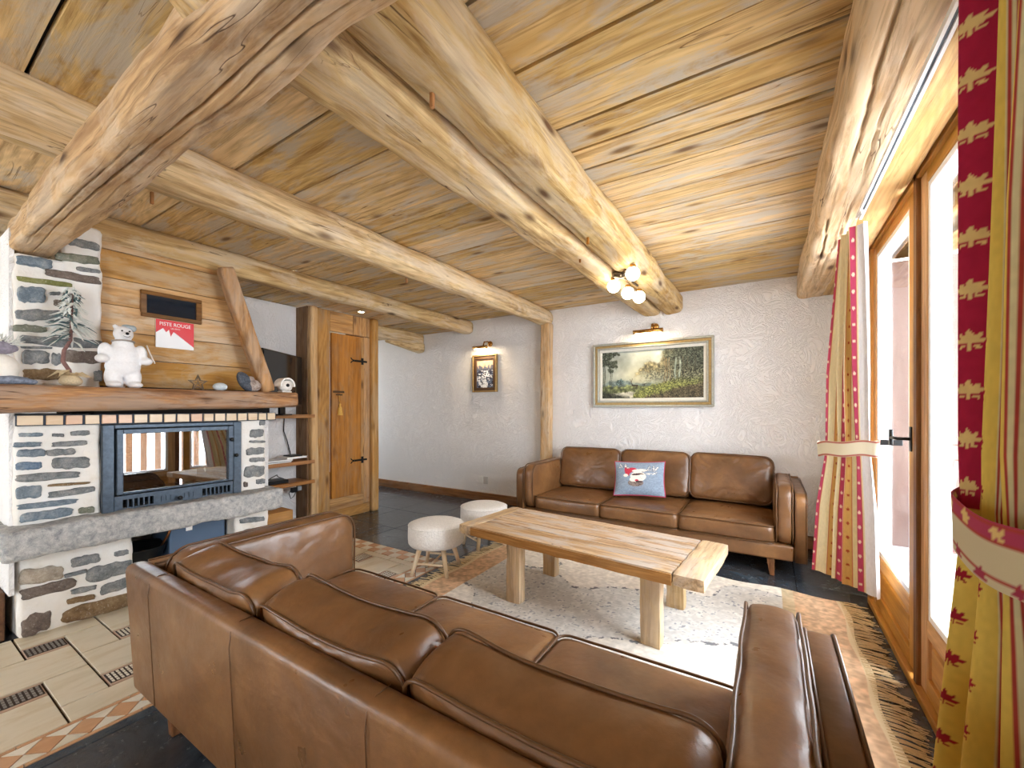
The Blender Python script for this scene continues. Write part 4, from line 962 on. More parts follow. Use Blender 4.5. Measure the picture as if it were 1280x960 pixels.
def picture(name, label, x0, x1, z0, z1, fw, frames, artf, nx, ny, y=4.70, mat=None):
    p = empty(name, label, 'picture', ((x0+x1)/2, y, (z0+z1)/2)); W, H = (x1-x0)/2, (z1-z0)/2
    off = 0.0
    for (a, b_, dep, m, nm) in frames:   # nested mouldings from distance a to b from outer edge
        bm = bmesh.new()
        for (xa, xb, za, zb) in ((-W+a, W-a, H-b_, H-a), (-W+a, W-a, -H+a, -H+b_), (-W+a, -W+b_, -H+b_, H-b_), (W-b_, W-a, -H+b_, H-b_)):
            bm_box(bm, xa, xb, -dep, -0.001, za, zb)
        bmesh.ops.bevel(bm, geom=list(bm.edges), offset=0.003, segments=1, affect='EDGES')
        from_bm(nm, bm, m, p)
    print_grid('canvas', nx, ny, lambda U, V: np.stack([-W+fw+U*2*(W-fw), -0.012+0*U, -H+fw+V*2*(H-fw)], 1), artf, V_art, p)
    return p
M_silver = plain('silvered_moulding', '#a9aaa0', 0.4, 0.5, 0.3, 50, 0.15); M_lightm = plain('pale_moulding', '#dedbd0', 0.5, 0.1, 0.2, 50, 0.05); M_gold = plain('dull_gold_moulding', '#a58a5a', 0.4, 0.6, 0.3, 50, 0.2)
picture('landscape_painting', 'wide forest and deer landscape painting in a silver frame above the far sofa', -1.765, -0.475, 1.312, 2.045, 0.098,
        ((0, 0.022, 0.055, M_silver, 'outer_moulding'), (0.022, 0.05, 0.042, M_gold, 'gold_moulding'), (0.05, 0.066, 0.048, M_silver, 'inner_moulding'), (0.066, 0.099, 0.022, M_lightm, 'slip')), landscape, 420, 220)
def winter(U, V):
    f1 = fbm(U, V*1.4, 7, 11, 4); f2 = fbm(U, V*1.4, 20, 12, 3)
    c = np.tile(hexf('#c9a68c'), (U.size, 1))*(0.85+0.3*f1[:, None])
    tre = (V < 0.72+0.14*np.abs(np.sin(U*13+f1*4))-0.05) & (V > 0.45); c[tre] = hexf('#5d6273')*1.0
    low_ = V < 0.62; c[low_] = (hexf('#62708c')[None]*(0.55+0.95*f2[:, None]))[low_]
    sn = (f1 > 0.52) & low_; c[sn] = hexf('#d5dbe8')
    dk = (fbm(U*0.7, V*2.5, 9, 13, 3) < 0.40) & (V < 0.66); c[dk] = hexf('#33384c')
    fall = (np.abs(U-0.45-0.06*np.sin(V*14)) < 0.14) & (V < 0.6) & (f2 > 0.42); c[fall] = hexf('#dfe4ee')
    return np.clip(c, 0, 1)
picture('small_painting', 'small dark-framed winter stream painting on the hallway side of the wall', -3.565, -3.155, 1.522, 2.042, 0.062,
        ((0, 0.02, 0.05, M_gold, 'outer_moulding'), (0.02, 0.062, 0.035, plain('dark_brown_moulding', '#4b3626', 0.4), 'inner_moulding')), winter, 120, 150)
def pic_lamp(x0, x1, z, label, y=4.56, mx=None, watts=1.5):
    p = empty('picture_lamp', label, 'lamp', ((x0+x1)/2, 4.70, z), 0, 'picture lamps'); W = (x1-x0)/2; mx = 0 if mx is None else mx
    tube('shade', [(-W, y-4.70, 0), (W, y-4.70, 0)], 0.022, M_brass, p, 16)
    tube('bulb_strip', [(-W+0.02, y-4.70-0.002, -0.014), (W-0.02, y-4.70-0.002, -0.014)], 0.010, emis('warm_tube', '#ffd9a0', 9), p, 8)
    tube('arm', [(mx, y-4.70, 0.02), (mx, y-4.70+0.02, 0.07), (mx+0.01, -0.06, 0.085), (mx+0.01, -0.01, 0.06)], 0.010, M_brass, p, 10)
    lathe('wall_plate', [(0.001, -0.025), (0.028, -0.022), (0.04, -0.008), (0.04, 0)], M_brass, p, 20, (mx+0.01, -0.001, 0.06), 'y')
    l = bpy.data.lights.new('picture_lamp_light', 'AREA'); l.shape = 'RECTANGLE'; l.size = 2*W; l.size_y = 0.03; l.energy = watts; l.color = (1, 0.78, 0.5)
    o = bpy.data.objects.new('lamp_glow', l); C.objects.link(o); o.parent = p; o.location = (0, y-4.70+0.0, -0.03); o.rotation_euler = (R(20), 0, 0)
    return p
pic_lamp(-1.27, -0.955, 2.135, 'brass picture lamp above the wide landscape painting', 4.57, 0.04, 0.7)
pic_lamp(-3.47, -3.24, 2.13, 'brass picture lamp above the small winter painting', 4.55, 0.06, 0.9)
ot = empty('wall_socket', 'pale double wall socket low on the white wall behind the stools', 'socket', (-3.40, 4.70, 0.29))
box('plate', -0.08, -0.005, -0.012, -0.001, -0.05, 0.05, M_white, ot, 0.003); box('plate', 0.005, 0.08, -0.012, -0.001, -0.05, 0.05, plain('grey_plate', '#c9c9c8', 0.5), ot, 0.003)

# ceiling lamp: four globes under the double beam
cl = empty('ceiling_lamp', 'ceiling lamp with four glowing round globes under the paired beams', 'lamp', (-0.98, 3.08, 2.30))
bm = bmesh.new(); bm_tube(bm, [(0.10, -0.12, -0.005), (0.02, 0.0, -0.005), (0.06, 0.15, -0.008), (0.08, 0.28, -0.01)], 0.011, 8); from_bm('arm', bm, plain('bronze', '#5a4b3a', 0.35, 0.9), cl, True)
lathe('mount', [(0.001, 0.03), (0.05, 0.03), (0.055, 0.0), (0.03, -0.02), (0.001, -0.022)], plain('bronze_mount', '#5a4b3a', 0.35, 0.9), cl, 24, (0.02, 0.0, 0.0))
MGl = emis('globe_glow', '#fff0d2', 5.0)
for (x, y, z) in ((0.17, -0.18, -0.05), (-0.035, 0.03, -0.055), (0.04, 0.15, -0.09), (0.095, 0.27, -0.10)):
    s_ = lathe('socket', [(0.001, 0.055), (0.02, 0.055), (0.026, 0.03), (0.001, 0.03)], M_brass, cl, 16, (x, y, z))
    bm = bmesh.new(); bmesh.ops.create_uvsphere(bm, u_segments=24, v_segments=16, radius=0.048); 
    for v in bm.verts: v.co += Vector((x, y, z-0.008))
    from_bm('globe', bm, MGl, cl, True)

# ------------------------------------------------------------------ sofas
def cushion(w, d, h, rc, puff, seed, wr=0.006, bulge=0.012, seg=120, rt=16, rs=7, sag=0.0, freq=5.0):
    """soft cushion: outline w x d (rounded corners rc) in XY, thickness h in Z, centred on the origin"""
    verts = []; faces = []
    def outline(a):
        cx, sx = math.cos(a), math.sin(a)
        hw, hd = w/2, d/2
        # ray against rounded rectangle
        t = 1/max(abs(cx)/hw, abs(sx)/hd); x, y = cx*t, sx*t
        if abs(x) > hw-rc and abs(y) > hd-rc:
            ccx, ccy = math.copysign(hw-rc, x), math.copysign(hd-rc, y)
            B = cx*ccx + sx*ccy; q = max(B*B - (ccx*ccx+ccy*ccy-rc*rc), 0); t = B + math.sqrt(q); x, y = cx*t, sx*t
        return x, y
    angs = []
    peri = 2*(w+d)
    for k in range(seg):
        s = peri*k/seg
        if s < d/2: p = (w/2, s)
        elif s < d/2+w: p = (w/2-(s-d/2), d/2)
        elif s < 1.5*d+w: p = (-w/2, d/2-(s-d/2-w))
        elif s < 1.5*d+2*w: p = (-w/2+(s-1.5*d-w), -d/2)
        else: p = (w/2, -d/2+(s-1.5*d-2*w))
        angs.append(math.atan2(p[1], p[0]))
    O = [outline(a) for a in angs]
    O = [(x, y - sag*(1-(2*x/w)**2)*(y/(d/2)) if y > 0 else y) for x, y in O]
    rings = []
    for i in range(rt+1):
        s = (i/rt) ** 0.85 if i else 0.0
        rings.append(('t', s))
    for i in range(1, rs): rings.append(('s', i/rs))
    for i in range(rt, -1, -1): rings.append(('b', (i/rt) ** 0.85 if i else 0.0))
    for (kind, s) in rings:
        for (ox, oy) in O:
            if kind in 'tb':
                sg_ = 1 if kind == 't' else -1
                x, y = ox*s, oy*s
                u, v = x/(w/2), y/(d/2)
                z = sg_*(h/2 + puff*(1-abs(u)**3.5)*(1-abs(v)**3.5) - (0.010*max(0, s-0.92)/0.08 if s > 0.92 else 0))
                if wr:
                    q = Vector((x*freq, y*freq, seed + (3 if kind == 'b' else 0)))
                    a_ = noise.noise(q + Vector((noise.noise(q*1.3)*1.2, noise.noise(q*1.1+Vector((5,1,2)))*1.2, 0)))
                    rd = 1-abs(a_)*2.4
                    # creases radiating in from the seams
                    ed = 0.35 + 0.65*min(1, (s*1.15) ** 3)
                    pr = math.atan2(v, u)
                    cr = noise.noise(Vector((ox*14+seed, oy*14, s*1.2)))
                    z += sg_*wr*(max(0, rd)*-0.9*ed*0.6 + 1.3*cr*max(0, s-0.45)*(1.02-s)*3.0)
                verts.append((x, y, z))
            else:
                z = h/2 - h*s; bl = 1 + 0
                nx, ny = ox/(w/2), oy/(d/2); ln = math.hypot(ox, oy)
                off = bulge*math.sin(math.pi*s) + wr*0.7*noise.noise(Vector((ox*13+seed, oy*13, s*1.5)))*math.sin(math.pi*s)
                e = Vector((math.copysign(abs(nx)**6, ox), math.copysign(abs(ny)**6, oy)))
                if e.length > 0: e.normalize()
                verts.append((ox + e.x*off, oy + e.y*off, z))
    n = seg
    for r in range(len(rings)-1):
        for k in range(n):
            faces.append((r*n+k, r*n+(k+1)%n, (r+1)*n+(k+1)%n, (r+1)*n+k)[::-1])
    me = bpy.data.meshes.new('cushion'); me.from_pydata(verts, [], faces); me.update()
    bm = bmesh.new(); bm.from_mesh(me); bmesh.ops.remove_doubles(bm, verts=bm.verts, dist=0.00005); bmesh.ops.recalc_face_normals(bm, faces=bm.faces); bm.to_mesh(me); bm.free()
    # piping
    bm = bmesh.new()
    for sg_ in (1, -1):
        pts = []
        for k in range(0, seg):
            ox, oy = O[k]; l = math.hypot(ox, oy)
            pts.append((ox*(1+0.004/l), oy*(1+0.004/l), sg_*(h/2-0.002 + 0.004*wr/0.006*noise.noise(Vector((ox*6+seed, oy*6, sg_))))))
        bm_tube(bm, pts, 0.0052, 6, True)
    bmesh.ops.recalc_face_normals(bm, faces=bm.faces)
    mp = bpy.data.meshes.new('piping'); bm.to_mesh(mp); bm.free()
    return me, mp

def put_cushion(parent, name, meshes, loc, rot):
    o = link(name, meshes[0], M_leather, parent, True); o.location = loc; o.rotation_euler = rot
    p = link('piping', meshes[1], M_piping, o, True); return o
M_piping = plain('dark_brown_piping', '#5e4026', 0.35, 0, 0.1)
M_sofaleg = wood('Z', '#8a5a34', '#70441f', '#3a200f', '#6d5a48', 0.0, 0.0, 0.4)

def sofa(label, loc, rz, tilt, SW, AT, BH, bz, by, bt, sag):
    # SW seat cushion width, AT arm cushion thickness, BH back cushion height, bz / by / bt its height, place and lean
    s = empty('sofa', label, 'sofa', loc, rz)
    seatM = [cushion(SW-0.003, 0.78, 0.135, 0.05, 0.020, 3.1*k+1, 0.004, 0.010) for k in range(3)]
    backM = [cushion(SW-0.013, BH, 0.165, 0.075, 0.022, 5.3*k+2, 0.011, 0.012, freq=6.5, sag=sag) for k in range(3)]
    armM = [cushion(0.82, 0.44, AT-0.015, 0.09, 0.018, 7.9*k+4, 0.009, 0.010, freq=7) for k in range(2)]
    W = SW*1.5 + AT + 0.08
    # back panel with rounded top and leaning outward a little
    def panel(name, x0, x1, prof, along='x'):
        pass
    bm = bmesh.new(); bm_box(bm, -W, W, 0.375, 0.455, 0.145, 0.665)
    for v in bm.verts:
        if v.co.z > 0.4: v.co.y += 0.025
        else:
            v.co.x *= 0.985
    bmesh.ops.bevel(bm, geom=list(bm.edges), offset=0.028, segments=5, profile=0.5, affect='EDGES')
    b_ = from_bm('back_frame', bm, M_leather, s, True)
    for x in (-0.92, -0.30, 0.30, 0.92):
        tube('seam', [(x, 0.4615+0.0005, 0.18), (x, 0.4705, 0.35), (x, 0.4865-0.004, 0.60), (x, 0.478, 0.645), (x, 0.452, 0.6662), (x, 0.41, 0.667)], 0.0016, M_piping, b_, 5)
    for s_ in (-1, 1):
        xa, xb = (W-0.08, W) if s_ > 0 else (-W, -W+0.08)
        bm = bmesh.new(); n = 10
        prof = [(-0.46, 0.14)]
        for k in range(n+1):
            a = math.pi - (math.pi/2)*k/n; prof.append((-0.46+0.07+0.07*math.cos(a), 0.595+0.07*math.sin(a)-0.01))
        prof += [(0.44, 0.655), (0.44, 0.14)]
        va = [bm.verts.new((xa, y, z)) for y, z in prof]; vb = [bm.verts.new((xb, y, z)) for y, z in prof]
        bm.faces.new(va); bm.faces.new(vb[::-1]); m_ = len(prof)
        for k in range(m_): bm.faces.new((va[k], vb[k], vb[(k+1)%m_], va[(k+1)%m_]))
        bmesh.ops.recalc_face_normals(bm, faces=bm.faces)
        eg = [e for e in bm.edges if abs(e.verts[0].co.x - e.verts[1].co.x) < 1e-6]
        bmesh.ops.bevel(bm, geom=eg, offset=0.016, segments=3, profile=0.5, affect='EDGES')
        a_ = from_bm('arm_panel', bm, M_leather, s, True)
        for xx in (xa+0.006, xb-0.006):
            tube('piping', [(xx, y-0.002, z+0.001) for y, z in prof[:-2]] + [(xx, 0.40, 0.656)], 0.0048, M_piping, a_, 6)
        put_cushion(s, 'arm_cushion', armM[(s_+1)//2], (s_*(W-0.08-AT/2), -0.045, 0.482), (R(90), 0, R(90)))
    bm = bmesh.new(); bm_box(bm, -W+0.08, W-0.08, -0.45, 0.40, 0.135, 0.255)
    bmesh.ops.bevel(bm, geom=list(bm.edges), offset=0.018, segments=4, profile=0.5, affect='EDGES')
    from_bm('seat_base', bm, M_leather, s, True)
    for k in range(3):
        put_cushion(s, 'seat_cushion', seatM[k], ((k-1)*SW, -0.065, 0.322), (0, 0, 0))
        c = put_cushion(s, 'back_cushion', backM[k], ((k-1)*SW, by, bz + 0.004*k), (R(90-bt), R((k-1)*tilt), R((1-k)*tilt)))
    for x in (-W+0.235, W-0.235):
        for y in (-0.40, 0.38):
            bm = bmesh.new(); vs = bm_box(bm, x-0.028, x+0.028, y-0.028, y+0.028, 0, 0.15)
            for v in vs:
                if v.co.z < 0.05: v.co.x = x + (v.co.x-x)*0.6 + 0.012*(1 if x > 0 else -1); v.co.y = y + (v.co.y-y)*0.6
            bmesh.ops.bevel(bm, geom=list(bm.edges), offset=0.004, segments=1, affect='EDGES')
            from_bm('leg', bm, M_sofaleg, s)
    return s
sofa('brown leather three-seat sofa against the back wall under the painting', (-1.015, 4.20, 0), 0.0, 0.5, 0.703, 0.125, 0.43, 0.618, 0.262, 13, 0.0)
sofa('brown leather three-seat sofa nearest the viewer, seen from behind', (-1.035, 1.065, 0), math.pi, 1.2, 0.645, 0.15, 0.35, 0.556, 0.285, 14, 0.034)

# reindeer cushion
V_cloth = vcol('woven_print', 0.9, 260, 0.5)
def pillow_col(U, V):
    f = fbm(U, V, 60, 21, 2); c = hexf('#8fa0b4')[None]*(0.85+0.32*f[:, None])
    def ell(cx, cy, rx, ry, a=0): 
        x = (U-cx)*math.cos(a)+(V-cy)*math.sin(a); y = -(U-cx)*math.sin(a)+(V-cy)*math.cos(a); return (x/rx)**2+(y/ry)**2 < 1
    W_ = hexf('#ece6da'); B_ = hexf('#4b3a3a'); Rr = hexf('#c23a4e')
    c[ell(.45,.33,.16,.11)] = hexf('#8c7f78'); c[ell(.45,.33,.16,.11) & (f > .5)] = B_   # scarf/ruff
    c[ell(.50,.52,.16,.15,-.2)] = W_; c[ell(.42,.44,.10,.08,.4)] = W_
    c[ell(.46,.58,.10,.03,.1)] = B_; c[ell(.56,.60,.06,.02,-.3)] = hexf('#7b6a66')
    c[ell(.47,.40,.04,.03)] = Rr; c[ell(.52,.36,.07,.03)] = B_
    hat = ell(.36,.66,.14,.13,.5) & ~ell(.44,.58,.13,.09,.3); c[hat] = Rr; c[ell(.27,.70,.06,.11,.2)] = Rr
    c[ell(.24,.55,.05,.05)] = W_; c[ell(.52,.70,.15,.045,.1)] = W_
    for pts in ([(.60,.66),(.70,.72),(.82,.70),(.88,.80)], [(.70,.72),(.72,.84)], [(.80,.71),(.80,.83)], [(.66,.60),(.80,.60),(.86,.64)], [(.30,.78),(.18,.82),(.12,.90)], [(.18,.82),(.10,.80)], [(.24,.80),(.22,.90)]):
        m = seg_mask(U, V, pts, .020); c[m & (f > .42)] = W_; c[seg_mask(U, V, pts, .026) & ~m] = hexf('#5b5560')
    spk = (fbm(U, V, 90, 25, 1) > .44) & ell(.48,.45,.15,.16); c[spk & (f > .5)] = hexf('#6d5d5c')
    return np.clip(c, 0, 1)
pw = empty('throw_pillow', 'blue woven pillow with a reindeer in a red hat on the far sofa', 'pillow', (-1.09, 4.13, 0.600))
pw.rotation_euler = (R(-24), R(-3), R(6))
def pill_pos(sg):
    def f(U, V):
        x = (U-.5)*2; z = (V-.5)*2; t = 0.062*(1-np.abs(x)**2.6)**0.6*(1-np.abs(z)**2.6)**0.6
        pin = 1 - 0.05*(1-np.abs(z)**2)*0.6; pin2 = 1 - 0.05*(1-np.abs(x)**2)*0.6
        return np.stack([x*0.245*(1-0.06*(1-z**2)), sg*t, z*0.175*(1-0.06*(1-x**2))], 1)
    return f
print_grid('front', 140, 110, pill_pos(-1), pillow_col, V_cloth, pw, True)
print_grid('back', 60, 50, lambda U, V: pill_pos(1)(U, V), lambda U, V: np.tile(hexf('#a03a4c'), (U.size, 1)), V_cloth, pw, True)
tr_ = []
for (a, b_) in (((0,0),(1,0)), ((1,0),(1,1)), ((1,1),(0,1)), ((0,1),(0,0))):
    for k in range(12):
        s_ = k/12; q = pill_pos(-1)(np.array([a[0]+(b_[0]-a[0])*s_]), np.array([a[1]+(b_[1]-a[1])*s_]))[0]; tr_.append(tuple(q))
tube('red_trim', tr_, 0.006, plain('raspberry_trim', '#b23a55', 0.8), pw, 6, True)

# ------------------------------------------------------------------ coffee table
ct = empty('coffee_table', 'heavy reclaimed wooden coffee table between the two sofas', 'table', (-1.065, 2.588, 0.0), R(-4.8))
MTb = wood('X', '#d3b48c', '#b58e62', '#5e3f2a', '#c3b8ae', 0.9, 0.7, 0.6, 1.1, 1.0, 'table_top')
MTe = wood('Y', '#d9bb8f', '#c4a172', '#70503a', '#b9aca0', 0.5, 0.45, 0.6, 1.1, 0.6, 'table_end')
MTl = wood('Z', '#dcc29a', '#c8a97c', '#6f5238', '#b9aca0', 0.4, 0.4, 0.7, 0.9, 0.5, 'table_leg')
MTf = wood('X', '#c89454', '#ab7638', '#5f3a1c', '#b08e66', 0.2, 0.3, 0.6, 1.0, 0.6, 'table_apron')
zb, zt = 0.400, 0.462
ys_ = [-0.328, -0.215, -0.11, 0.0, 0.115, 0.22, 0.328]
for i, (a, b_) in enumerate(zip(ys_, ys_[1:])):
    o = rough_box('top_board', -0.70, 0.675, a+0.0008, b_-0.0008, zb+0.004, zt+random.uniform(-.0015, .0015), MTf if i in (0, 5) and False else MTb, ct, 0.03, 0.003, 10, i*3.3, 0.006, False)
for (xa, xb, w_) in ((-0.815, -0.703, 0.33), (0.679, 0.832, 0.335)):
    rough_box('end_board', xa, xb, -w_, w_, zb-0.004, zt+0.001, MTe, ct, 0.03, 0.005, 9, xa*9, 0.010, False)
rough_box('apron', -0.70, 0.675, -0.338, -0.3285, zb, zt-0.006, MTf, ct, 0.03, 0.004, 10, 4.4, 0.003, False)
rough_box('apron', -0.70, 0.675, 0.3285, 0.338, zb, zt-0.006, MTf, ct, 0.03, 0.004, 10, 8.4, 0.003, False)
for (x, y) in ((-0.345, -0.275), (0.545, -0.235), (-0.385, 0.24), (0.535, 0.285)):
    rough_box('leg', x-0.055, x+0.055, y-0.035, y+0.035, 0.013, zb, MTl, ct, 0.025, 0.006, 10, x*7+y, 0.008, False)
for x in (-0.365, 0.54): box('cross_rail', x-0.03, x+0.03, -0.20, 0.21, zb-0.07, zb-0.001, MTe, ct, 0.004)

# ------------------------------------------------------------------ stools
t = NT('white_boucle'); co = t.coord(); a_ = t.noise(co, 70, 4, 0.6); v_ = t.new('ShaderNodeTexVoronoi'); t.set(v_, 'Vector', co); t.set(v_, 'Scale', 110.0)
M_boucle = t.out(t.ramp(a_, [(0.3, srgb('#dedad5')), (0.7, srgb('#f1eeea'))]), 0.95, t.bump(t.math('ADD', a_, v_.outputs['Distance']), 0.7, 0.006), spec=0.1)
M_leg = wood('Z', '#e8d3b4', '#d9bf99', '#b08d62', '#e4d8c6', 0.2, 0.1, 0.6, 0.4, 0.0, 'stool_leg')
def stool(loc, rz, label):
    s = empty('stool', label, 'stool', loc, rz, 'white round stools')
    prof = [(0.001, 0.395), (0.12, 0.396), (0.185, 0.391), (0.213, 0.378), (0.221, 0.355), (0.222, 0.28), (0.219, 0.24), (0.205, 0.222), (0.15, 0.214), (0.001, 0.214)]
    lathe('seat', prof, M_boucle, s, 48)
    tube('piping', [(0.218*math.cos(a), 0.218*math.sin(a), 0.374) for a in np.linspace(0, 2*math.pi, 48)[:-1]], 0.004, M_boucle, s, 6, True)
    P = []
    for k in range(4):
        a = math.pi/4 + k*math.pi/2; c, q = math.cos(a), math.sin(a)
        top = Vector((c*0.135, q*0.135, 0.215)); bot = Vector((c*0.205, q*0.205, 0.0)); P.append((top, bot))
        l = tube('leg', [top, bot + (top-bot)*0.002], [0.021, 0.014], M_leg, s, 12)
    for a, b_ in ((0, 1), (2, 3)): tube('stretcher', [P[a][0].lerp(P[a][1], 0.58), P[b_][0].lerp(P[b_][1], 0.58)], 0.009, M_leg, s, 8)
    tube('stretcher', [(P[0][0].lerp(P[0][1], .58)+P[1][0].lerp(P[1][1], .58))/2, (P[2][0].lerp(P[2][1], .58)+P[3][0].lerp(P[3][1], .58))/2], 0.008, M_leg, s, 8)
    return s
stool((-2.255, 2.475, 0.002), R(20), 'round white fabric stool nearest the sofa arm, on the tile border')
stool((-2.285, 3.165, 0.0), R(-25), 'round white fabric stool farther back beside the table corner')

# ------------------------------------------------------------------ rug
rg = empty('rug', 'cream and grey woven rug with tan fringed ends under the coffee table', 'rug', (-0.86, 2.38, 0.003))
def rug_col(U, V):
    f = fbm(U*1.2, V, 90, 31, 2); f2 = fbm(U*1.2, V, 160, 33, 1); g_ = fbm(U*1.2, V, 3, 32, 3)
    c = hexf('#efe9df')[None]*(0.88+0.26*f[:, None])
    wv = np.sin(U*7+g_*5) * 0.14 + 0.52; band = (np.abs(V-wv-0.12) < 0.17) | ((V < 0.28+0.1*np.sin(U*9+1)) & (U < 0.8))
    c[band] *= np.array([0.93, 0.945, 0.965]); sp = band & (f2 > 0.36) & (f > .42); c[sp] = hexf('#a4a7ac')*1.0
    edge = np.abs(np.abs(V-wv-0.12)-0.17) < 0.008; c[edge & (f > .42)] = hexf('#7c7d80')
    ln = (np.sin(V*900) > 0.3); c[ln] *= 0.96
    e = (U < 0.095) | (U > 0.892); c[e] = (hexf('#d9b592')[None]*(0.75+0.5*f[:, None]))[e]
    e2 = (U > 0.865) & (U <= 0.892); c[e2] = (hexf('#cdb896')[None]*(0.85+0.3*f[:, None]))[e2]
    e3 = (U > 0.988) | (U < 0.012); c[e3] = hexf('#d9c7a3')
    return np.clip(c, 0, 1)
def rug_pos(U, V):
    x = (U-0.5)*2.56; y = (V-0.5)*2.24
    return np.stack([x + 0.012*np.sin(V*23)*(np.abs(U-.5)*2)**8, y + 0.018*np.sin(U*31)*(np.abs(V-.5)*2)**8 + 0.01*np.sin(U*11), 0.0105 + 0.0018*np.sin(U*60)*np.sin(V*47) + 0.0008*np.sin(V*500)], 1)
print_grid('weave', 420, 380, rug_pos, rug_col, vcol('woven_rug', 0.95, 300, 0.6), rg, True)
box('backing', -1.265, 1.265, -1.10, 1.10, 0.0, 0.0075, plain('rug_edge', '#cfc4b0', 0.95), rg)
M_fr = plain('jute_fringe', '#d3bd95', 0.95, 0, 0.3, 100, 0.15)
for sx in (-1, 1):
    bm = bmesh.new(); y = -1.10
    while y < 1.10:
        x0 = sx*1.27; L_ = random.uniform(0.09, 0.15); dy = random.uniform(-0.03, 0.03)
        for q in range(5):
            e = Vector((x0+sx*L_*random.uniform(0.7, 1.0), y+dy+random.uniform(-0.018, 0.018), 0.004))
            bm_tube(bm, [(x0-sx*0.01, y, 0.010), (x0+sx*L_*0.35, y+dy*0.4+random.uniform(-.005,.005), 0.010), e], [0.0032, 0.003, 0.0016], 4)
        y += random.uniform(0.014, 0.022)
    from_bm('fringe', bm, M_fr, rg)['kind'] = 'stuff'

# ------------------------------------------------------------------ curtains
V_cur = vcol('curtain_cloth', 0.9, 400, 0.15, 0.1)
def motif(u, v, s):     # small sprig of leaves, centre 0,0, size s
    u = u/s; v = v/s
    m = np.zeros(u.shape, bool)
    for a, l in ((0, .95), (38, .85), (-38, .85), (72, .85), (-72, .85)):
        r_ = R(a); x = u*math.cos(r_) - (v+.25)*math.sin(r_); y = u*math.sin(r_) + (v+.25)*math.cos(r_)
        m |= (np.abs(x) < 0.17*np.sin(np.clip(y/l, 0, 1)*math.pi)**0.7) & (y > 0) & (y < l)
    m |= (np.abs(u) < .06) & (v < -.2) & (v > -.75)
    m |= (np.abs(np.abs(u)-.35) < .17) & (np.abs(v+.42+0.3*np.abs(u)) < .09)
    return m
def near_col(U, V):
    x = U*1.25; y = V*2.25; p = x % 0.24
    yel = hexf('#dcc05f'); pale = hexf('#d3caa0'); red = hexf('#a52443'); line = hexf('#a8433c'); gold = hexf('#dcc284')
    c = np.tile(pale, (U.size, 1)); b = (p > .05) & (p < .17); c[b] = yel
    for q in (.032, .046, .174, .188): c[np.abs(p-q) < .0028] = line
    yy = (y % .115)-.0575; m = motif(p-.11, yy, .031) & b; c[m] = hexf('#9c2433')
    d = ((p-.075)**2+(((y+.05) % .115)-.0575)**2 < .0035**2) | ((p-.215)**2+(((y+.03) % .115)-.0575)**2 < .004**2); c[d] = hexf('#9a7a4a')
    rb = (V > .46) & (x > .085) & (x < .155); c[rb] = red
    for q in (.079, .161): c[(np.abs(x-q) < .004) & (V > .46)] = hexf('#d0ac62')
    yy2 = ((y+.05) % .12)-.06; m = motif(x-.12, yy2, .034) & rb; c[m] = gold
    return c*(0.94+0.12*fbm(U, V, 150, 41, 1)[:, None])
def far_col(U, V):
    x = U*.62; y = V*1.98; P = 0.22; p = (x+.155) % P
    c = np.tile(hexf('#e9dcb4'), (U.size, 1)); t_ = (p > .16) & (p < .20); c[t_] = hexf('#cfa360'); 
    s1 = (p > .045) & (p < .080); c[s1] = hexf('#c04a68')
    for q in (.16, .20, .045, .080): c[np.abs(p-q) < .002] = hexf('#c47a56')
    yy = (y % .085)-.0425; c[((p-.0625)**2+yy**2 < .009**2)] = hexf('#f0d9c2'); c[((p-.18)**2+yy**2 < .008**2)] = hexf('#a5482f')
    c[U < 0.16] = hexf('#eeeef2')
    return c*(0.95+0.1*fbm(U, V, 150, 42, 1)[:, None])
def drape(keys, zt, zb, pleats, amp, seed):
    """keys: list of (z, (xa, ya), (xb, yb), ampscale)"""
    ks = sorted(keys); Z = [k[0] for k in ks]
    def f(U, V):
        z = zb + (zt-zb)*V
        def ip(sel): return np.interp(z, Z, [sel(k) for k in ks])
        def smi(sel):
            return ip(sel)
        xa, ya, xb, yb, am = smi(lambda k: k[1][0]), smi(lambda k: k[1][1]), smi(lambda k: k[2][0]), smi(lambda k: k[2][1]), smi(lambda k: k[3])
        x = xa+(xb-xa)*U; y = ya+(yb-ya)*U; dx, dy = xb-xa, yb-ya; l = np.sqrt(dx*dx+dy*dy)+1e-6; nx, ny = -dy/l, dx/l
        ph = 2*math.pi*pleats*(U + 0.03*np.sin(U*9+seed)) + seed + 0.5*np.sin(V*2.2+U*4)
        w = np.sin(ph) + 0.35*np.sin(2*ph+1+seed) + 0.25*np.sin(ph*0.5+V*3)
        al = 0.35*np.cos(ph)*l/(pleats*2*math.pi)*0.9
        o = w*amp*am
        return np.stack([x+nx*o+dx/l*al, y+ny*o+dy/l*al, z+0.006*np.sin(ph)*(1-V)**6], 1)
    return f
cn = empty('curtain', 'yellow and red patterned curtain tied back at the right, nearest the viewer', 'curtain', (0.42, 1.2, 0))
cn.location = (0, 0, 0)
NK = [(0.03, (.425,1.70), (.46,.75), 1.25), (0.26, (.425,1.64), (.46,.80), 1.15), (0.80, (.435,1.54), (.47,1.02), .75), (0.98, (.425,1.50), (.47,1.10), .45), (1.06, (.425,1.50), (.47,1.12), .42), (1.2, (.43,1.49), (.46,1.08), .6), (1.7, (.435,1.44), (.445,.93), .9), (2.26, (.43,1.415), (.43,.72), 1.0)]
o = print_grid('cloth', 420, 480, drape(NK, 2.255, 0.03, 5.5, .036, 0.6), near_col, V_cur, cn, True)
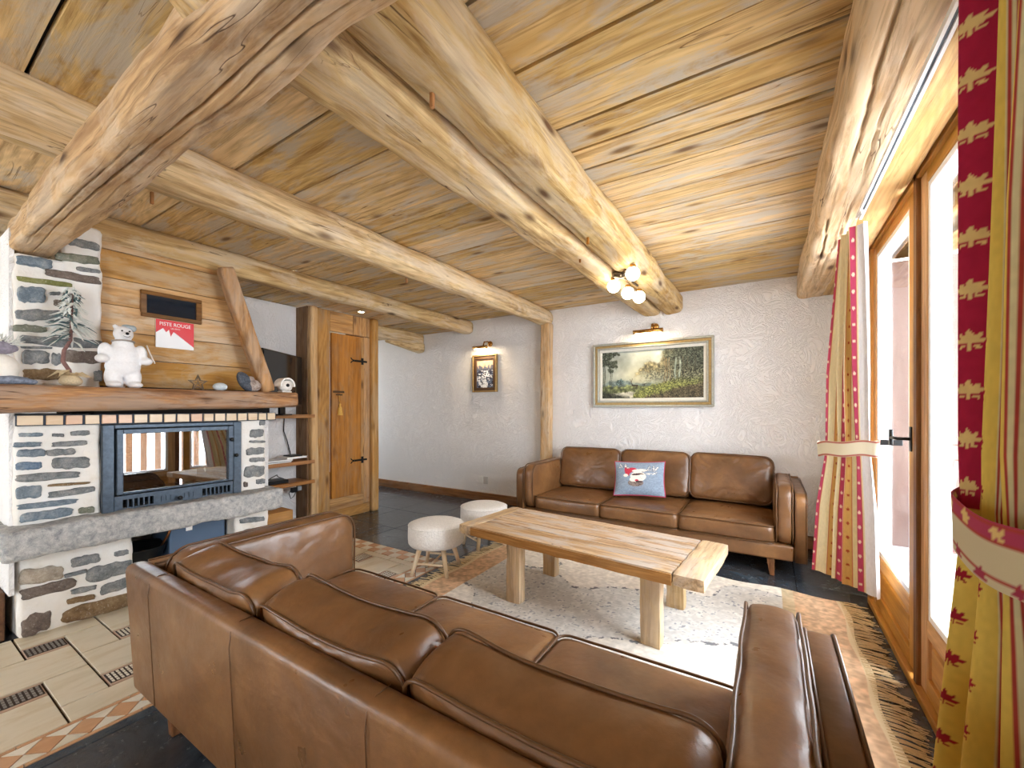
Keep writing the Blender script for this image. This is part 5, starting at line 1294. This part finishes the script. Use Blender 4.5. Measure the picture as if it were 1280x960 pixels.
def tie_band(parent, c, rx, ry, z, h, slope, colr, mat, seed=0, ang=0.0, nm='tieback'):
    def pos(U, V):
        a = U*2*math.pi; ca, sa = np.cos(a), np.sin(a)
        x = ca*rx; y = sa*ry; X = c[0] + x*math.cos(ang)-y*math.sin(ang); Y = c[1] + x*math.sin(ang)+y*math.cos(ang)
        fl = 1 + 0.05*(V-.3)
        return np.stack([c[0]+(X-c[0])*fl, c[1]+(Y-c[1])*fl, z + (V-.5)*h + slope*(sa) + 0.004*np.sin(a*5)], 1)
    return print_grid(nm, 160, 20, pos, colr, mat, parent, True)
def tie_near(U, V):
    c = np.tile(hexf('#c9bfa0'), (U.size, 1)); c[V > .72] = hexf('#a8405c'); 
    for q in (.15, .72, .97): c[np.abs(V-q) < .02] = hexf('#a8433c')
    m = motif(((U*12) % 1-.5)*.09, (V-.5)*.13+.055, .028); c[m] = hexf('#9c3a50'); m = motif(((U*12+.5) % 1-.5)*.09, (V-.5)*.13-.045, .022); c[m] = hexf('#d8bc7c')
    return c
tie_band(cn, (.45, 1.31), .078, .232, 1.015, .135, .012, tie_near, V_cur)
cf = empty('curtain', 'cream curtain with pink dotted stripes tied back at the far end of the doors', 'curtain', (0, 0, 0))
FK = [(0.25, (.515,2.98), (.245,3.34), 1.0), (0.7, (.485,2.90), (.262,3.24), .8), (1.00, (.455,2.84), (.285,3.12), .45), (1.10, (.445,2.83), (.288,3.10), .42), (1.5, (.43,2.80), (.30,3.08), .7), (2.235, (.392,2.68), (.345,2.93), .8)]
print_grid('cloth', 300, 300, drape(FK, 2.235, 0.25, 4.5, .028, 2.1), far_col, V_cur, cf, True)
tie_band(cf, (.37, 2.97), .072, .20, 1.07, .085, -.02, lambda U, V: np.where((np.abs(V-.08) < .05)[:, None] | (np.abs(V-.92) < .05)[:, None], hexf('#b5645a')[None], hexf('#e6dfc6')[None])*np.ones((U.size, 3)), V_cur, ang=math.radians(30))
box('tie_hook', 0.50, 0.60, 2.93, 2.95, 1.10, 1.13, M_black, cf, 0.003)
rail = empty('curtain_rail', 'slim white curtain rail fixed under the window beam', 'rail', (0.388, 0, 2.258))
box('track', -0.014, -0.005, -1.6, 2.70, 0, 0.02, M_white, rail); box('track', 0.005, 0.014, -1.6, 2.70, 0, 0.02, M_white, rail)
box('groove', -0.005, 0.005, -1.6, 2.70, 0.008, 0.02, plain('grey_groove', '#5b6670', 0.5), rail)
for k in range(6): box('glider', -0.006, 0.006, 2.66-0.006+0.0*k - 0.005*k*0 - 0.012*k, 2.66+0.002-0.012*k, -0.02, 0.006, M_white, rail)
